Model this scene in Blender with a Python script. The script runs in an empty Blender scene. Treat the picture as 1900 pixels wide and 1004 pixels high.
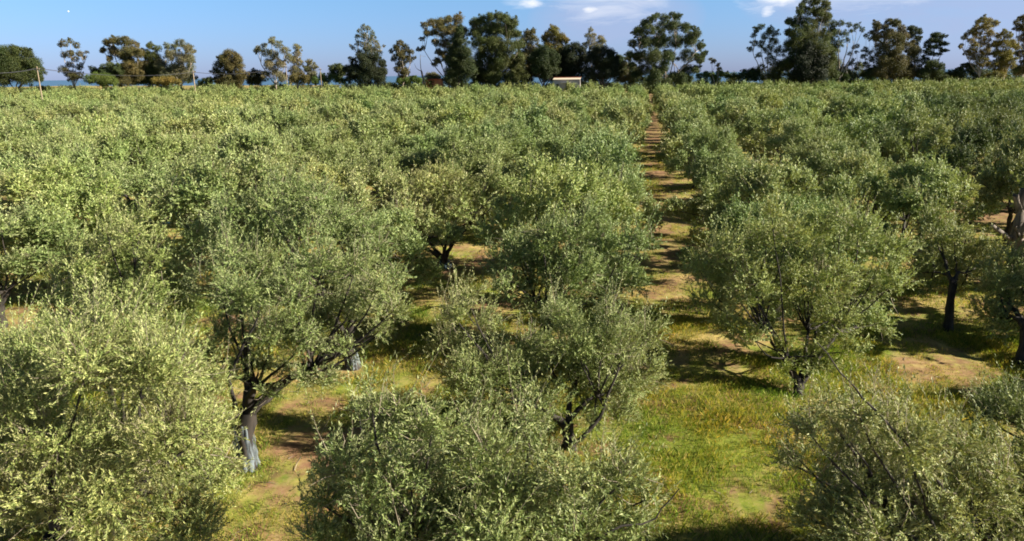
import bpy, math
import numpy as np
from math import sin, cos, pi, radians, sqrt

S = bpy.context.scene
COL = S.collection
# ------------------------------------------------------------------ camera
F, H = 1372.0, 8.0                      # focal length in photo pixels, camera height in metres
TH, YAW, RHO = math.atan(364 / F), radians(10.3), math.atan(0.0125)
cd = bpy.data.cameras.new("camera"); cam = bpy.data.objects.new("camera", cd); COL.objects.link(cam)
cd.sensor_width = 36; cd.lens = F / 1900 * 36; cd.clip_start = 0.1; cd.clip_end = 90000
cam.location = (0, 0, H)
from mathutils import Matrix, Vector
fwd = Vector((-sin(YAW) * cos(TH), cos(YAW) * cos(TH), -sin(TH)))
rgt0 = Vector((cos(YAW), sin(YAW), 0)); up0 = rgt0.cross(fwd)
rgt = rgt0 * cos(RHO) - up0 * sin(RHO); up = up0 * cos(RHO) + rgt0 * sin(RHO)
cam.matrix_world = Matrix.Translation((0, 0, H)) @ Matrix((rgt, up, -fwd)).transposed().to_4x4()
S.camera = cam
# ------------------------------------------------------------------ world, sun, exposure
SUN_EL, SUN_AZ = radians(28.5), radians(89)            # azimuth clockwise from +Y
w = bpy.data.worlds.new("World"); S.world = w; w.use_nodes = True
nt = w.node_tree; N = nt.nodes; Lk = nt.links; N.clear()
out = N.new('ShaderNodeOutputWorld'); bg = N.new('ShaderNodeBackground'); bg.inputs[1].default_value = 0.05
sky = N.new('ShaderNodeTexSky'); sky.sky_type = 'NISHITA'; sky.sun_disc = False
sky.sun_elevation = SUN_EL; sky.sun_rotation = SUN_AZ
sky.air_density = 1.0; sky.dust_density = 0.3; sky.ozone_density = 2.5; sky.altitude = 0
tint = N.new('ShaderNodeMix'); tint.data_type = 'RGBA'; tint.blend_type = 'MULTIPLY'; tint.inputs[0].default_value = 1
Lk.new(sky.outputs[0], tint.inputs[6])

def wmath(op, a, b=None, c=None):
    m = N.new('ShaderNodeMath'); m.operation = op
    for i, v in enumerate((a, b, c)):
        if v is None: continue
        if isinstance(v, (int, float)): m.inputs[i].default_value = v
        else: Lk.new(v, m.inputs[i])
    return m.outputs[0]
tc = N.new('ShaderNodeTexCoord'); sp = N.new('ShaderNodeSeparateXYZ'); Lk.new(tc.outputs['Generated'], sp.inputs[0])
az = wmath('ARCTAN2', sp.outputs[0], sp.outputs[1]); el = wmath('ARCSINE', sp.outputs[2])
er = N.new('ShaderNodeValToRGB'); ee = er.color_ramp.elements; ee.new(.5); ee.new(.7)
for q_, (p_, c_) in zip(ee, [(0, (.45, .58, 1.22)), (.2, (.53, .75, 1.12)), (.5, (.66, .83, .93)), (1, (.30, .33, .38))]): q_.position = p_; q_.color = (*c_, 1)
Lk.new(wmath('MULTIPLY', el, 2.2), er.inputs[0]); Lk.new(er.outputs[0], tint.inputs[7])
cv = N.new('ShaderNodeCombineXYZ'); Lk.new(az, cv.inputs[0]); Lk.new(wmath('MULTIPLY', el, 2.6), cv.inputs[1])
nz = N.new('ShaderNodeTexNoise'); nz.inputs['Scale'].default_value = 21; nz.inputs['Detail'].default_value = 7
nz.inputs['Roughness'].default_value = 0.6; Lk.new(cv.outputs[0], nz.inputs['Vector'])

def cloud(azd, eld, sa, se):
    a = wmath('POWER', wmath('DIVIDE', wmath('SUBTRACT', az, radians(azd)), radians(sa)), 2)
    b = wmath('POWER', wmath('DIVIDE', wmath('SUBTRACT', el, radians(eld)), radians(se)), 2)
    return wmath('MAXIMUM', wmath('SUBTRACT', 1.0, wmath('ADD', a, b)), 0.0)
def spread(lst):
    t = None
    for c in lst:
        m = cloud(*c); t = m if t is None else wmath('MAXIMUM', t, m)
    return t
white = spread([(-8.75, 4.95, 1.35, .42), (-4.6, 5.75, 1.3, .45), (-3.0, 5.6, 1.2, .5), (-.3, 5.7, 1.7, .9), (-4.3, 4.5, .9, .35), (-.5, 8.2, 7, 1.8),
                (8.8, 5.3, 2.2, 1.1), (14.5, 5.5, 2.6, 1.2), (17, 5.6, 1.3, .8), (8.0, 4.0, .7, .5), (12, 8.0, 7, 2.0)])
grey = spread([(15.5, 4.6, 9.5, 2.6), (-2.5, 3.9, 6.5, 2.6), (24, 5.0, 12, 5.5)])
wn_ = wmath('MINIMUM', wmath('MAXIMUM', wmath('MULTIPLY', wmath('SUBTRACT', wmath('ADD', wmath('MULTIPLY', white, .34), nz.outputs[0]), .60), 3.6), 0.0), 1.0)
wm = wmath('MULTIPLY', wn_, wmath('MINIMUM', wmath('MULTIPLY', white, 4.0), .88))
gm = wmath('MULTIPLY', wmath('MINIMUM', wmath('MULTIPLY', wmath('POWER', grey, .7), wmath('ADD', nz.outputs[0], .35)), 0.75), .95)
c1 = N.new('ShaderNodeMix'); c1.data_type = 'RGBA'; c1.inputs[7].default_value = (3.1, 3.7, 5.5, 1)
c2 = N.new('ShaderNodeMix'); c2.data_type = 'RGBA'; c2.inputs[7].default_value = (7.4, 7.5, 7.9, 1)
wisp = spread([(-3.2, 4.9, 5.0, 1.6), (12, 5.2, 7.5, 2.0), (-9, 5.2, 2.2, .7)])
cv2 = N.new('ShaderNodeCombineXYZ'); Lk.new(az, cv2.inputs[0]); Lk.new(wmath('MULTIPLY', el, 4.5), cv2.inputs[1]); nz2 = N.new('ShaderNodeTexNoise')
nz2.inputs['Scale'].default_value = 12; nz2.inputs['Detail'].default_value = 9; nz2.inputs['Roughness'].default_value = .65; nz2.inputs['Distortion'].default_value = .6; Lk.new(cv2.outputs[0], nz2.inputs['Vector'])
ws_ = wmath('MULTIPLY', wmath('MINIMUM', wmath('MAXIMUM', wmath('MULTIPLY', wmath('SUBTRACT', wmath('ADD', wmath('MULTIPLY', wisp, .25), nz2.outputs[0]), .54), 2.6), 0.0), 1.0), wmath('MINIMUM', wmath('MULTIPLY', wisp, 2.0), .5))
wm = wmath('MAXIMUM', wm, ws_)
Lk.new(tint.outputs[2], c1.inputs[6]); Lk.new(gm, c1.inputs[0]); Lk.new(c1.outputs[2], c2.inputs[6]); Lk.new(wm, c2.inputs[0])
Lk.new(c2.outputs[2], bg.inputs[0]); Lk.new(bg.outputs[0], out.inputs[0])

sd = bpy.data.lights.new("sun", 'SUN'); sun = bpy.data.objects.new("sun", sd); COL.objects.link(sun)
sd.energy = 5.0; sd.angle = radians(0.5); sd.color = (1.0, 0.92, 0.79)
sv = Vector((sin(SUN_AZ) * cos(SUN_EL), cos(SUN_AZ) * cos(SUN_EL), sin(SUN_EL)))
sun.rotation_euler = sv.to_track_quat('Z', 'Y').to_euler()
S.view_settings.view_transform = 'Standard'; S.view_settings.look = 'None'
S.view_settings.exposure = 1.5; S.view_settings.gamma = 1
S.render.engine = 'CYCLES'
S.cycles.pixel_filter_type = 'BLACKMAN_HARRIS'; S.cycles.filter_width = 1.8; S.cycles.max_bounces = 6; S.cycles.transmission_bounces = 4; S.cycles.diffuse_bounces = 2

# ------------------------------------------------------------------ helpers
RG = np.random.default_rng(11)
def ray(px, py):
    a = px - 950.0; b = 502.0 - py
    u = a * cos(RHO) + b * sin(RHO); v = -a * sin(RHO) + b * cos(RHO)
    f_ = F * cos(TH) + v * sin(TH); z_ = v * cos(TH) - F * sin(TH)
    return u, f_, z_
def at(px, py, d):                       # world point seen at a photo pixel, d metres ahead of the camera
    u, f_, z_ = ray(px, py); k = d / f_
    x, y = u * k, d
    return np.array([x * cos(YAW) - y * sin(YAW), x * sin(YAW) + y * cos(YAW), H + z_ * k])
def on_ground(px, py):
    u, f_, z_ = ray(px, py); d = f_ * (-H / z_); p = at(px, py, d); p[2] = 0; return p
def depth(x, y): return -x * sin(YAW) + y * cos(YAW)
def proj(x, y, z):
    d = depth(x, y); r = x * cos(YAW) + y * sin(YAW); dz = z - H
    zc = d * cos(TH) - dz * sin(TH); yc = dz * cos(TH) + d * sin(TH)
    if zc <= 0.1: return None
    u, v = F * r / zc, F * yc / zc
    return 950 + u * cos(RHO) - v * sin(RHO), 502 - (u * sin(RHO) + v * cos(RHO))
def smooth(t): t = np.clip(t, 0, 1); return t * t * (3 - 2 * t)
def terrain(x, y):
    x = np.asarray(x, float); y = np.asarray(y, float)
    g = smooth((y - 45) / 160) * (-0.75 - 0.0065 * np.minimum(x, 0) + .006 * np.clip(x, 0, 120))
    r = np.sqrt(x * x + y * y)
    g = g - 34 * smooth((r - 330) / 1400)
    near = np.clip(1 - r / 90, 0, 1)
    g = g + near * (.05 * np.sin(x * .9 + 1.3 * np.sin(y * .35)) + .04 * np.sin(y * 1.1 + x * .4) + .02 * np.sin(x * 3.1 + y * 2.3))
    return g
def norm(a): return a / np.maximum(np.linalg.norm(a, axis=-1, keepdims=True), 1e-9)

def mesh(name, V, Q, mats, midx=None, smooth_=False):
    V = np.asarray(V, np.float32); Q = np.asarray(Q, np.int32); k = Q.shape[1]
    me = bpy.data.meshes.new(name)
    me.vertices.add(len(V)); me.vertices.foreach_set('co', V.ravel())
    me.loops.add(Q.size); me.loops.foreach_set('vertex_index', Q.ravel())
    me.polygons.add(len(Q)); me.polygons.foreach_set('loop_start', np.arange(0, Q.size, k, dtype=np.int32))
    me.polygons.foreach_set('loop_total', np.full(len(Q), k, np.int32))
    if midx is not None: me.polygons.foreach_set('material_index', np.asarray(midx, np.int32))
    me.polygons.foreach_set('use_smooth', np.full(len(Q), smooth_, bool))
    for m in (mats if isinstance(mats, (list, tuple)) else [mats]): me.materials.append(m)
    me.update(calc_edges=True)
    return me
def link(name, me, parent=None, loc=None):
    o = bpy.data.objects.new(name, me); COL.objects.link(o)
    if parent: o.parent = parent
    if loc is not None: o.location = tuple(float(c) for c in loc)
    return o
def tag(o, label=None, cat=None, group=None, kind=None):
    if label: o['label'] = label
    if cat: o['category'] = cat
    if group: o['group'] = group
    if kind: o['kind'] = kind
    return o
def thing(name, label, cat, loc, group=None):
    o = bpy.data.objects.new(name, None); COL.objects.link(o); o.location = tuple(float(c) for c in loc)
    o.empty_display_size = 0.3
    return tag(o, label, cat, group)

RGT = np.random.default_rng(5)
class Tubes:
    def __init__(s): s.V = []; s.Q = []; s.n = 0
    def add(s, pts, rad, k=6):
        pts = np.asarray(pts, float); rad = np.asarray(rad, float); m = len(pts)
        t = np.gradient(pts, axis=0); t = norm(t)
        ref = np.array([0, 0, 1.]) if abs(t[:, 2]).mean() < .8 else np.array([1., 0, 0])
        a = norm(np.cross(t, ref)); b = np.cross(t, a)
        th = np.arange(k) * 2 * pi / k
        rj = 1 + .16 * np.sin(th * 3 + 1)[None] * (rad > .04)[:, None] + (RGT.normal(size=(m, k)) * .12 * (rad > .04)[:, None])
        ring = pts[:, None] + rj[..., None] * rad[:, None, None] * (a[:, None] * np.cos(th)[None, :, None] + b[:, None] * np.sin(th)[None, :, None])
        s.V.append(ring.reshape(-1, 3))
        i = np.arange(m - 1)[:, None] * k + np.arange(k)[None]; j = np.arange(m - 1)[:, None] * k + (np.arange(k)[None] + 1) % k
        s.Q.append(np.stack([i, j, j + k, i + k], -1).reshape(-1, 4) + s.n); s.n += m * k
    def twigs(s, P0, P1, P2, r):         # many thin 3-sided two-segment twigs at once
        n = len(P0)
        if n == 0: return
        t = norm(P2 - P0); a = norm(np.cross(t, np.array([0.3, .2, 1.]))); b = np.cross(t, a)
        R = []
        for P, f in ((P0, 1), (P1, .7), (P2, .25)):
            for q in range(3):
                an = q * 2 * pi / 3; R.append(P + (a * cos(an) + b * sin(an)) * (r * f)[:, None])
        s.V.append(np.stack(R, 1).reshape(-1, 3))
        base = np.arange(n)[:, None] * 9 + s.n; q = []
        for lv in (0, 3):
            for k in range(3):
                q.append(np.concatenate([base + lv + k, base + lv + (k + 1) % 3, base + lv + 3 + (k + 1) % 3, base + lv + 3 + k], 1))
        s.Q.append(np.stack(q, 1).reshape(-1, 4)); s.n += 9 * n
    def get(s): return np.concatenate(s.V), np.concatenate(s.Q)
def box(V, Q, lo, hi):
    n = len(V); x0, y0, z0 = lo; x1, y1, z1 = hi
    V += [(x0, y0, z0), (x1, y0, z0), (x1, y1, z0), (x0, y1, z0), (x0, y0, z1), (x1, y0, z1), (x1, y1, z1), (x0, y1, z1)]
    Q += [tuple(n + i for i in f) for f in ((0, 3, 2, 1), (4, 5, 6, 7), (0, 1, 5, 4), (1, 2, 6, 5), (2, 3, 7, 6), (3, 0, 4, 7))]
def bezier(a, m, b, n):
    t = np.linspace(0, 1, n)[:, None]; return (1 - t) ** 2 * a + 2 * t * (1 - t) * m + t * t * b

# ------------------------------------------------------------------ materials
def mat(name):
    m = bpy.data.materials.new(name); m.use_nodes = True; n = m.node_tree.nodes; n.clear()
    return m, n, m.node_tree.links
def ramp(n, stops):
    r = n.new('ShaderNodeValToRGB'); e = r.color_ramp.elements
    while len(e) < len(stops): e.new(.5)
    for q, (p, c) in zip(e, stops): q.position = p; q.color = (*c, 1)
    return r
def mixc(n, l, a, b, f, mode='MIX'):
    m = n.new('ShaderNodeMix'); m.data_type = 'RGBA'; m.blend_type = mode
    for i, v in ((0, f), (6, a), (7, b)):
        if isinstance(v, (int, float)): m.inputs[i].default_value = v
        elif isinstance(v, tuple): m.inputs[i].default_value = (*v, 1)
        else: l.new(v, m.inputs[i])
    return m.outputs[2]
def leaf_mat(name, stops, under=None, trans=.3, hue=((.88, 1.0, .82), (1.16, 1.04, .9)), rough=.55, gloss=.25, patch=.09):
    m, n, l = mat(name)
    g = n.new('ShaderNodeNewGeometry'); r = ramp(n, stops); l.new(g.outputs['Random Per Island'], r.inputs[0])
    col = r.outputs[0]
    if under: col = mixc(n, l, col, under, g.outputs['Backfacing'])
    nz = n.new('ShaderNodeTexNoise'); nz.inputs['Scale'].default_value = patch; nz.inputs['Detail'].default_value = 3; l.new(g.outputs['Position'], nz.inputs['Vector'])
    cr = ramp(n, [(.35, hue[0]), (.65, hue[1])]); l.new(nz.outputs[0], cr.inputs[0])
    col = mixc(n, l, col, cr.outputs[0], 1.0, 'MULTIPLY')
    oi = n.new('ShaderNodeObjectInfo'); cr2 = ramp(n, [(0, (.84, .88, .80)), (.5, (1, 1, .97)), (1, (1.22, 1.14, .97))]); l.new(oi.outputs['Random'], cr2.inputs[0])
    col = mixc(n, l, col, cr2.outputs[0], 1.0, 'MULTIPLY')
    p = n.new('ShaderNodeBsdfPrincipled'); p.inputs['Roughness'].default_value = rough
    p.inputs['Specular IOR Level'].default_value = gloss; l.new(col, p.inputs['Base Color'])
    t = n.new('ShaderNodeBsdfTranslucent'); l.new(mixc(n, l, col, (1.25, 1.3, .6), 1.0, 'MULTIPLY'), t.inputs[0])
    s = n.new('ShaderNodeMixShader'); s.inputs[0].default_value = trans; l.new(p.outputs[0], s.inputs[1]); l.new(t.outputs[0], s.inputs[2])
    o = n.new('ShaderNodeOutputMaterial'); l.new(s.outputs[0], o.inputs[0])
    return m
OL = [(0, (.09, .135, .042)), (.4, (.165, .218, .078)), (.85, (.28, .325, .14)), (1, (.39, .42, .22))]
M_olive = leaf_mat('olive_leaf', OL, under=(.335, .365, .21), trans=.13, rough=.5, gloss=.3)
M_far = leaf_mat('olive_leaf_far', [(0, (.15, .195, .072)), (.5, (.20, .245, .092)), (1, (.265, .30, .125))], under=(.24, .28, .13), trans=.13)
M_euc = leaf_mat('eucalyptus_leaf', [(0, (.034, .05, .018)), (.6, (.065, .085, .030)), (1, (.11, .13, .055))], trans=.2, patch=.15)
M_eucb = leaf_mat('eucalyptus_leaf_brown', [(0, (.05, .052, .022)), (.6, (.095, .088, .038)), (1, (.18, .14, .06))], trans=.2, patch=.15)
M_eucl = leaf_mat('eucalyptus_leaf_pale', [(0, (.10, .10, .06)), (.6, (.17, .16, .10)), (1, (.26, .24, .17))], trans=.25, patch=.15)
M_eucy = leaf_mat('eucalyptus_leaf_gold', [(0, (.08, .075, .02)), (.6, (.17, .14, .04)), (1, (.28, .22, .07))], trans=.25, patch=.15)
M_pine = leaf_mat('pine_needles', [(0, (.022, .036, .013)), (.7, (.042, .06, .02)), (1, (.075, .09, .03))], trans=.1, patch=.15)
M_dark = leaf_mat('dark_needles', [(0, (.012, .02, .010)), (.7, (.022, .032, .014)), (1, (.045, .052, .022))], trans=.08, patch=.15)
M_bush = leaf_mat('shrub_leaf', [(0, (.05, .08, .022)), (.7, (.09, .135, .035)), (1, (.13, .17, .05))], trans=.25, patch=.15)
M_grass = leaf_mat('grass_blade', [(0, (.06, .105, .02)), (.45, (.145, .205, .032)), (.8, (.30, .295, .07)), (1, (.45, .36, .15))], trans=.35,
                   hue=((.8, 1.0, .8), (1.35, 1.05, .8)), patch=.35)
def bark(name, c1, c2, sc=9):
    m, n, l = mat(name); tcx = n.new('ShaderNodeTexCoord'); mp = n.new('ShaderNodeMapping'); mp.inputs[3].default_value = (1, 1, .25)
    l.new(tcx.outputs['Object'], mp.inputs[0]); nz = n.new('ShaderNodeTexNoise'); nz.inputs['Scale'].default_value = sc; nz.inputs['Detail'].default_value = 8
    l.new(mp.outputs[0], nz.inputs['Vector']); r = ramp(n, [(.35, c1), (.65, c2)]); l.new(nz.outputs[0], r.inputs[0])
    p = n.new('ShaderNodeBsdfPrincipled'); p.inputs['Roughness'].default_value = .9; l.new(r.outputs[0], p.inputs[0])
    b = n.new('ShaderNodeBump'); b.inputs[0].default_value = .6; b.inputs[1].default_value = .03; l.new(nz.outputs[0], b.inputs[2]); l.new(b.outputs[0], p.inputs['Normal'])
    o = n.new('ShaderNodeOutputMaterial'); l.new(p.outputs[0], o.inputs[0]); return m
B_olive = bark('olive_bark', (.012, .010, .008), (.048, .038, .03))
B_twig = bark('twig_bark', (.16, .13, .09), (.30, .25, .18))
B_euc = bark('eucalyptus_bark', (.22, .17, .13), (.50, .43, .36), 1.5)
B_pine = bark('pine_bark', (.05, .035, .025), (.12, .09, .07), 2)
B_dead = bark('dead_wood', (.06, .05, .042), (.27, .225, .185), 5)
B_cut = bark('cut_wood', (.45, .33, .22), (.62, .48, .34), 5)
B_pole = bark('pole_wood', (.20, .15, .10), (.36, .28, .19), 2)
def plain(name, c, rough=.7, var=.2, sc=3.0):
    m, n, l = mat(name); g = n.new('ShaderNodeNewGeometry'); nz = n.new('ShaderNodeTexNoise'); nz.inputs['Scale'].default_value = sc; nz.inputs['Detail'].default_value = 6
    l.new(g.outputs['Position'], nz.inputs['Vector'])
    r = ramp(n, [(.3, tuple(x * (1 - var) for x in c)), (.7, tuple(min(1, x * (1 + var)) for x in c))]); l.new(nz.outputs[0], r.inputs[0])
    p = n.new('ShaderNodeBsdfPrincipled'); p.inputs['Roughness'].default_value = rough; l.new(r.outputs[0], p.inputs[0])
    o = n.new('ShaderNodeOutputMaterial'); l.new(p.outputs[0], o.inputs[0]); return m

def ground_mat():
    m, n, l = mat('orchard_ground'); g = n.new('ShaderNodeNewGeometry')
    def nse(sc, det=6, vec=None):
        q = n.new('ShaderNodeTexNoise'); q.inputs['Scale'].default_value = sc; q.inputs['Detail'].default_value = det; q.inputs['Roughness'].default_value = .62
        l.new(vec or g.outputs['Position'], q.inputs['Vector']); return q.outputs[0]
    soil = ramp(n, [(.3, (.10, .058, .034)), (.55, (.23, .125, .068)), (.75, (.36, .24, .14))]); l.new(nse(2.2, 9), soil.inputs[0])
    straw = ramp(n, [(.3, (.28, .20, .065)), (.7, (.50, .38, .14))]); l.new(nse(6, 8), straw.inputs[0])
    green = ramp(n, [(.3, (.10, .14, .02)), (.7, (.25, .28, .04))]); l.new(nse(4, 9), green.inputs[0])
    f1 = ramp(n, [(.42, (0, 0, 0)), (.56, (1, 1, 1))]); l.new(nse(.42, 7), f1.inputs[0])
    f2 = ramp(n, [(.47, (0, 0, 0)), (.62, (.95, .95, .95))]); l.new(nse(.9, 8), f2.inputs[0])
    mpp = n.new('ShaderNodeMapping'); mpp.inputs[3].default_value = (2.6, .22, 1); l.new(g.outputs['Position'], mpp.inputs[0])
    f3 = ramp(n, [(.46, (0, 0, 0)), (.60, (1, 1, 1))]); l.new(nse(1, 6, mpp.outputs[0]), f3.inputs[0])
    a = mixc(n, l, straw.outputs[0], green.outputs[0], f1.outputs[0]); a = mixc(n, l, a, (.30, .22, .10), mixc(n, l, f3.outputs[0], (0, 0, 0), .45)); a = mixc(n, l, a, soil.outputs[0], f2.outputs[0])
    # the trodden alley and its wheel ruts, running along +Y
    s = n.new('ShaderNodeSeparateXYZ'); l.new(g.outputs['Position'], s.inputs[0])
    def mth(op, x, y):
        q = n.new('ShaderNodeMath'); q.operation = op
        for i, v in enumerate((x, y)):
            if isinstance(v, (int, float)): q.inputs[i].default_value = v
            else: l.new(v, q.inputs[i])
        return q.outputs[0]
    dx = mth('ABSOLUTE', mth('SUBTRACT', s.outputs[0], .95), 0)
    al = n.new('ShaderNodeMapRange'); l.new(dx, al.inputs[0]); al.inputs[1].default_value = 1.6; al.inputs[2].default_value = .5
    yy = n.new('ShaderNodeMapRange'); l.new(s.outputs[1], yy.inputs[0]); yy.inputs[1].default_value = 20; yy.inputs[2].default_value = 60
    f = mth('MULTIPLY', mth('MULTIPLY', al.outputs[0], yy.outputs[0]), mth('MULTIPLY', nse(.25, 4), 1.5))
    a = mixc(n, l, a, soil.outputs[0], f)
    at_ = n.new('ShaderNodeAttribute'); at_.attribute_name = 'bare'
    bb = mth('ADD', at_.outputs['Fac'], mth('MULTIPLY', mth('SUBTRACT', nse(3.2, 12), .5), 2.6))
    mr = n.new('ShaderNodeMapRange'); l.new(bb, mr.inputs[0]); mr.inputs[1].default_value = .3; mr.inputs[2].default_value = 1.0
    a = mixc(n, l, a, soil.outputs[0], mr.outputs[0])
    mr2 = n.new('ShaderNodeMapRange'); l.new(bb, mr2.inputs[0]); mr2.inputs[1].default_value = -.3; mr2.inputs[2].default_value = -.6
    a = mixc(n, l, a, green.outputs[0], mr2.outputs[0])
    lit = ramp(n, [(.58, (0, 0, 0)), (.66, (1, 1, 1))]); l.new(nse(26, 4), lit.inputs[0])     # dry leaf litter and crumbs
    a = mixc(n, l, a, (.34, .26, .14), mth('MULTIPLY', lit.outputs[0], .55))
    p = n.new('ShaderNodeBsdfPrincipled'); p.inputs['Roughness'].default_value = 1; p.inputs['Specular IOR Level'].default_value = .1; l.new(a, p.inputs[0])
    b = n.new('ShaderNodeBump'); b.inputs[0].default_value = .9; b.inputs[1].default_value = .06; l.new(nse(9, 10), b.inputs[2]); l.new(b.outputs[0], p.inputs['Normal'])
    o = n.new('ShaderNodeOutputMaterial'); l.new(p.outputs[0], o.inputs[0]); return m
M_ground = ground_mat()
def sea_mat():
    m, n, l = mat('sea_water'); p = n.new('ShaderNodeBsdfPrincipled'); p.inputs[0].default_value = (.03, .11, .20, 1); p.inputs['Roughness'].default_value = .35
    g = n.new('ShaderNodeNewGeometry'); q = n.new('ShaderNodeTexNoise'); q.inputs['Scale'].default_value = .03; q.inputs['Detail'].default_value = 8; l.new(g.outputs['Position'], q.inputs['Vector'])
    p.inputs['Specular IOR Level'].default_value = .2; rr_ = ramp(n, [(.3, (.05, .105, .17)), (.7, (.06, .12, .185))]); l.new(q.outputs[0], rr_.inputs[0]); l.new(rr_.outputs[0], p.inputs[0])
    o = n.new('ShaderNodeOutputMaterial'); l.new(p.outputs[0], o.inputs[0]); return m

# ------------------------------------------------------------------ ground and sea
BARE = [(-6.2, 14.0, 2.0, 1), (-5.6, 24.6, 1.7, .8), (1, 33, 1.5, .9), (1, 38.5, 1.5, .9), (.8, 28, 1.3, .8), (-24.5, 24.5, 1.8, .8), (19, 46, 5, 1), (8.2, 20.6, 1.8, .8), (-7, 31.5, 1.8, .9),
        (5.6, 15.6, 1.1, .7), (-13, 21, 2.5, .7), (.9, 46, 1.3, .9), (1, 60, 1.2, .9), (-6, 36, 1.6, .8), (9, 18, 1.3, .6), (-.2, 20.5, 1.2, .7), (1.7, 15.2, 2.0, -1), (.2, 24, 1.5, -.6), (5.6, 21.5, 1.5, -.8), (-24, 27, 2, -.5)]
def vnoise(x, y, s, seed):
    r = np.random.default_rng(seed); G = r.random((256, 256)); u = x * s; v = y * s
    iu = np.floor(u).astype(int); iv = np.floor(v).astype(int); fu = smooth(u - iu); fv = smooth(v - iv)
    g = lambda a, b: G[a % 256, b % 256]
    return (g(iu, iv) * (1 - fu) + g(iu + 1, iv) * fu) * (1 - fv) + (g(iu, iv + 1) * (1 - fu) + g(iu + 1, iv + 1) * fu) * fv
def bareness(x, y):
    b = np.zeros_like(x); wx = x + 1.2 * (vnoise(x, y, .9, 21) - .5) + .6 * (vnoise(x, y, 2.7, 22) - .5); wy = y + 1.2 * (vnoise(x, y, .9, 23) - .5) + .6 * (vnoise(x, y, 2.7, 24) - .5)
    for cx, cy, cr, f in BARE: b = b + f * np.exp(-(((wx - cx) / cr) ** 2 + ((wy - cy) / cr) ** 2) * 1.3)
    return np.clip(b, -1, 1)
def graded(a, b, c, d, n1, n2, n3):
    t = np.linspace(0, 1, n1, endpoint=False); t3 = np.linspace(0, 1, n3 + 1)[1:]
    return np.concatenate([b - (b - a) * (1 - t) ** 2.5, np.linspace(b, c, n2), c + (d - c) * t3 ** 2.5])
gx = graded(-2600, -45, 35, 2600, 45, 230, 45); gy = graded(-120, 5, 60, 3000, 12, 180, 80)
GX, GY = np.meshgrid(gx, gy); GZ = terrain(GX, GY)
nx, ny = len(gx), len(gy); i = (np.arange(ny - 1)[:, None] * nx + np.arange(nx - 1)[None]).ravel()
gme = mesh('ground', np.stack([GX, GY, GZ], -1).reshape(-1, 3), np.stack([i, i + 1, i + nx + 1, i + nx], 1), M_ground, smooth_=True)
ga = gme.attributes.new('bare', 'FLOAT', 'POINT'); ga.data.foreach_set('value', bareness(GX.ravel(), GY.ravel()).astype(np.float32))
tag(link('ground', gme), kind='structure')
tag(link('sea', mesh('sea', [(-60000, 500, -27), (60000, 500, -27), (60000, 60000, -27), (-60000, 60000, -27)], [(0, 1, 2, 3)], sea_mat())), kind='structure')

# ------------------------------------------------------------------ olive trees
def leaf_quads(P, A, L, B, n, ll, lw, rng, O=None):
    S_ = len(P); t = (np.arange(n) + rng.random((S_, n))) / n
    pos = P[:, None] + (A[:, None] * t[..., None] + B[:, None] * (t ** 2)[..., None]) * L[:, None, None]
    tan = norm(A[:, None] + 2 * B[:, None] * t[..., None])
    rv = rng.normal(size=(S_, n, 3)); perp = norm(np.cross(tan, rv))
    d = norm(tan * .9 + perp * .62 + rng.normal(size=(S_, n, 3)) * .12)
    ow = norm(P - O)[:, None] if O is not None else A[:, None]
    n0 = norm(rng.normal(size=(S_, n, 3)) * .36 + ow * 1.0 + np.array([0, 0, .25])); wv = norm(np.cross(d, n0))
    s = ll * (.65 + .6 * rng.random((S_, n, 1))); wd = lw * (.75 + .5 * rng.random((S_, n, 1)))
    nn = np.cross(wv, d)
    p0 = pos; p1 = pos + d * s * .45 + wv * wd * .5; p2 = pos + d * s - nn * s * .12; p3 = pos + d * s * .45 - wv * wd * .5
    V = np.stack([p0, p1, p2, p3], 2).reshape(-1, 3)
    return V, np.arange(len(V)).reshape(-1, 4)
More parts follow.
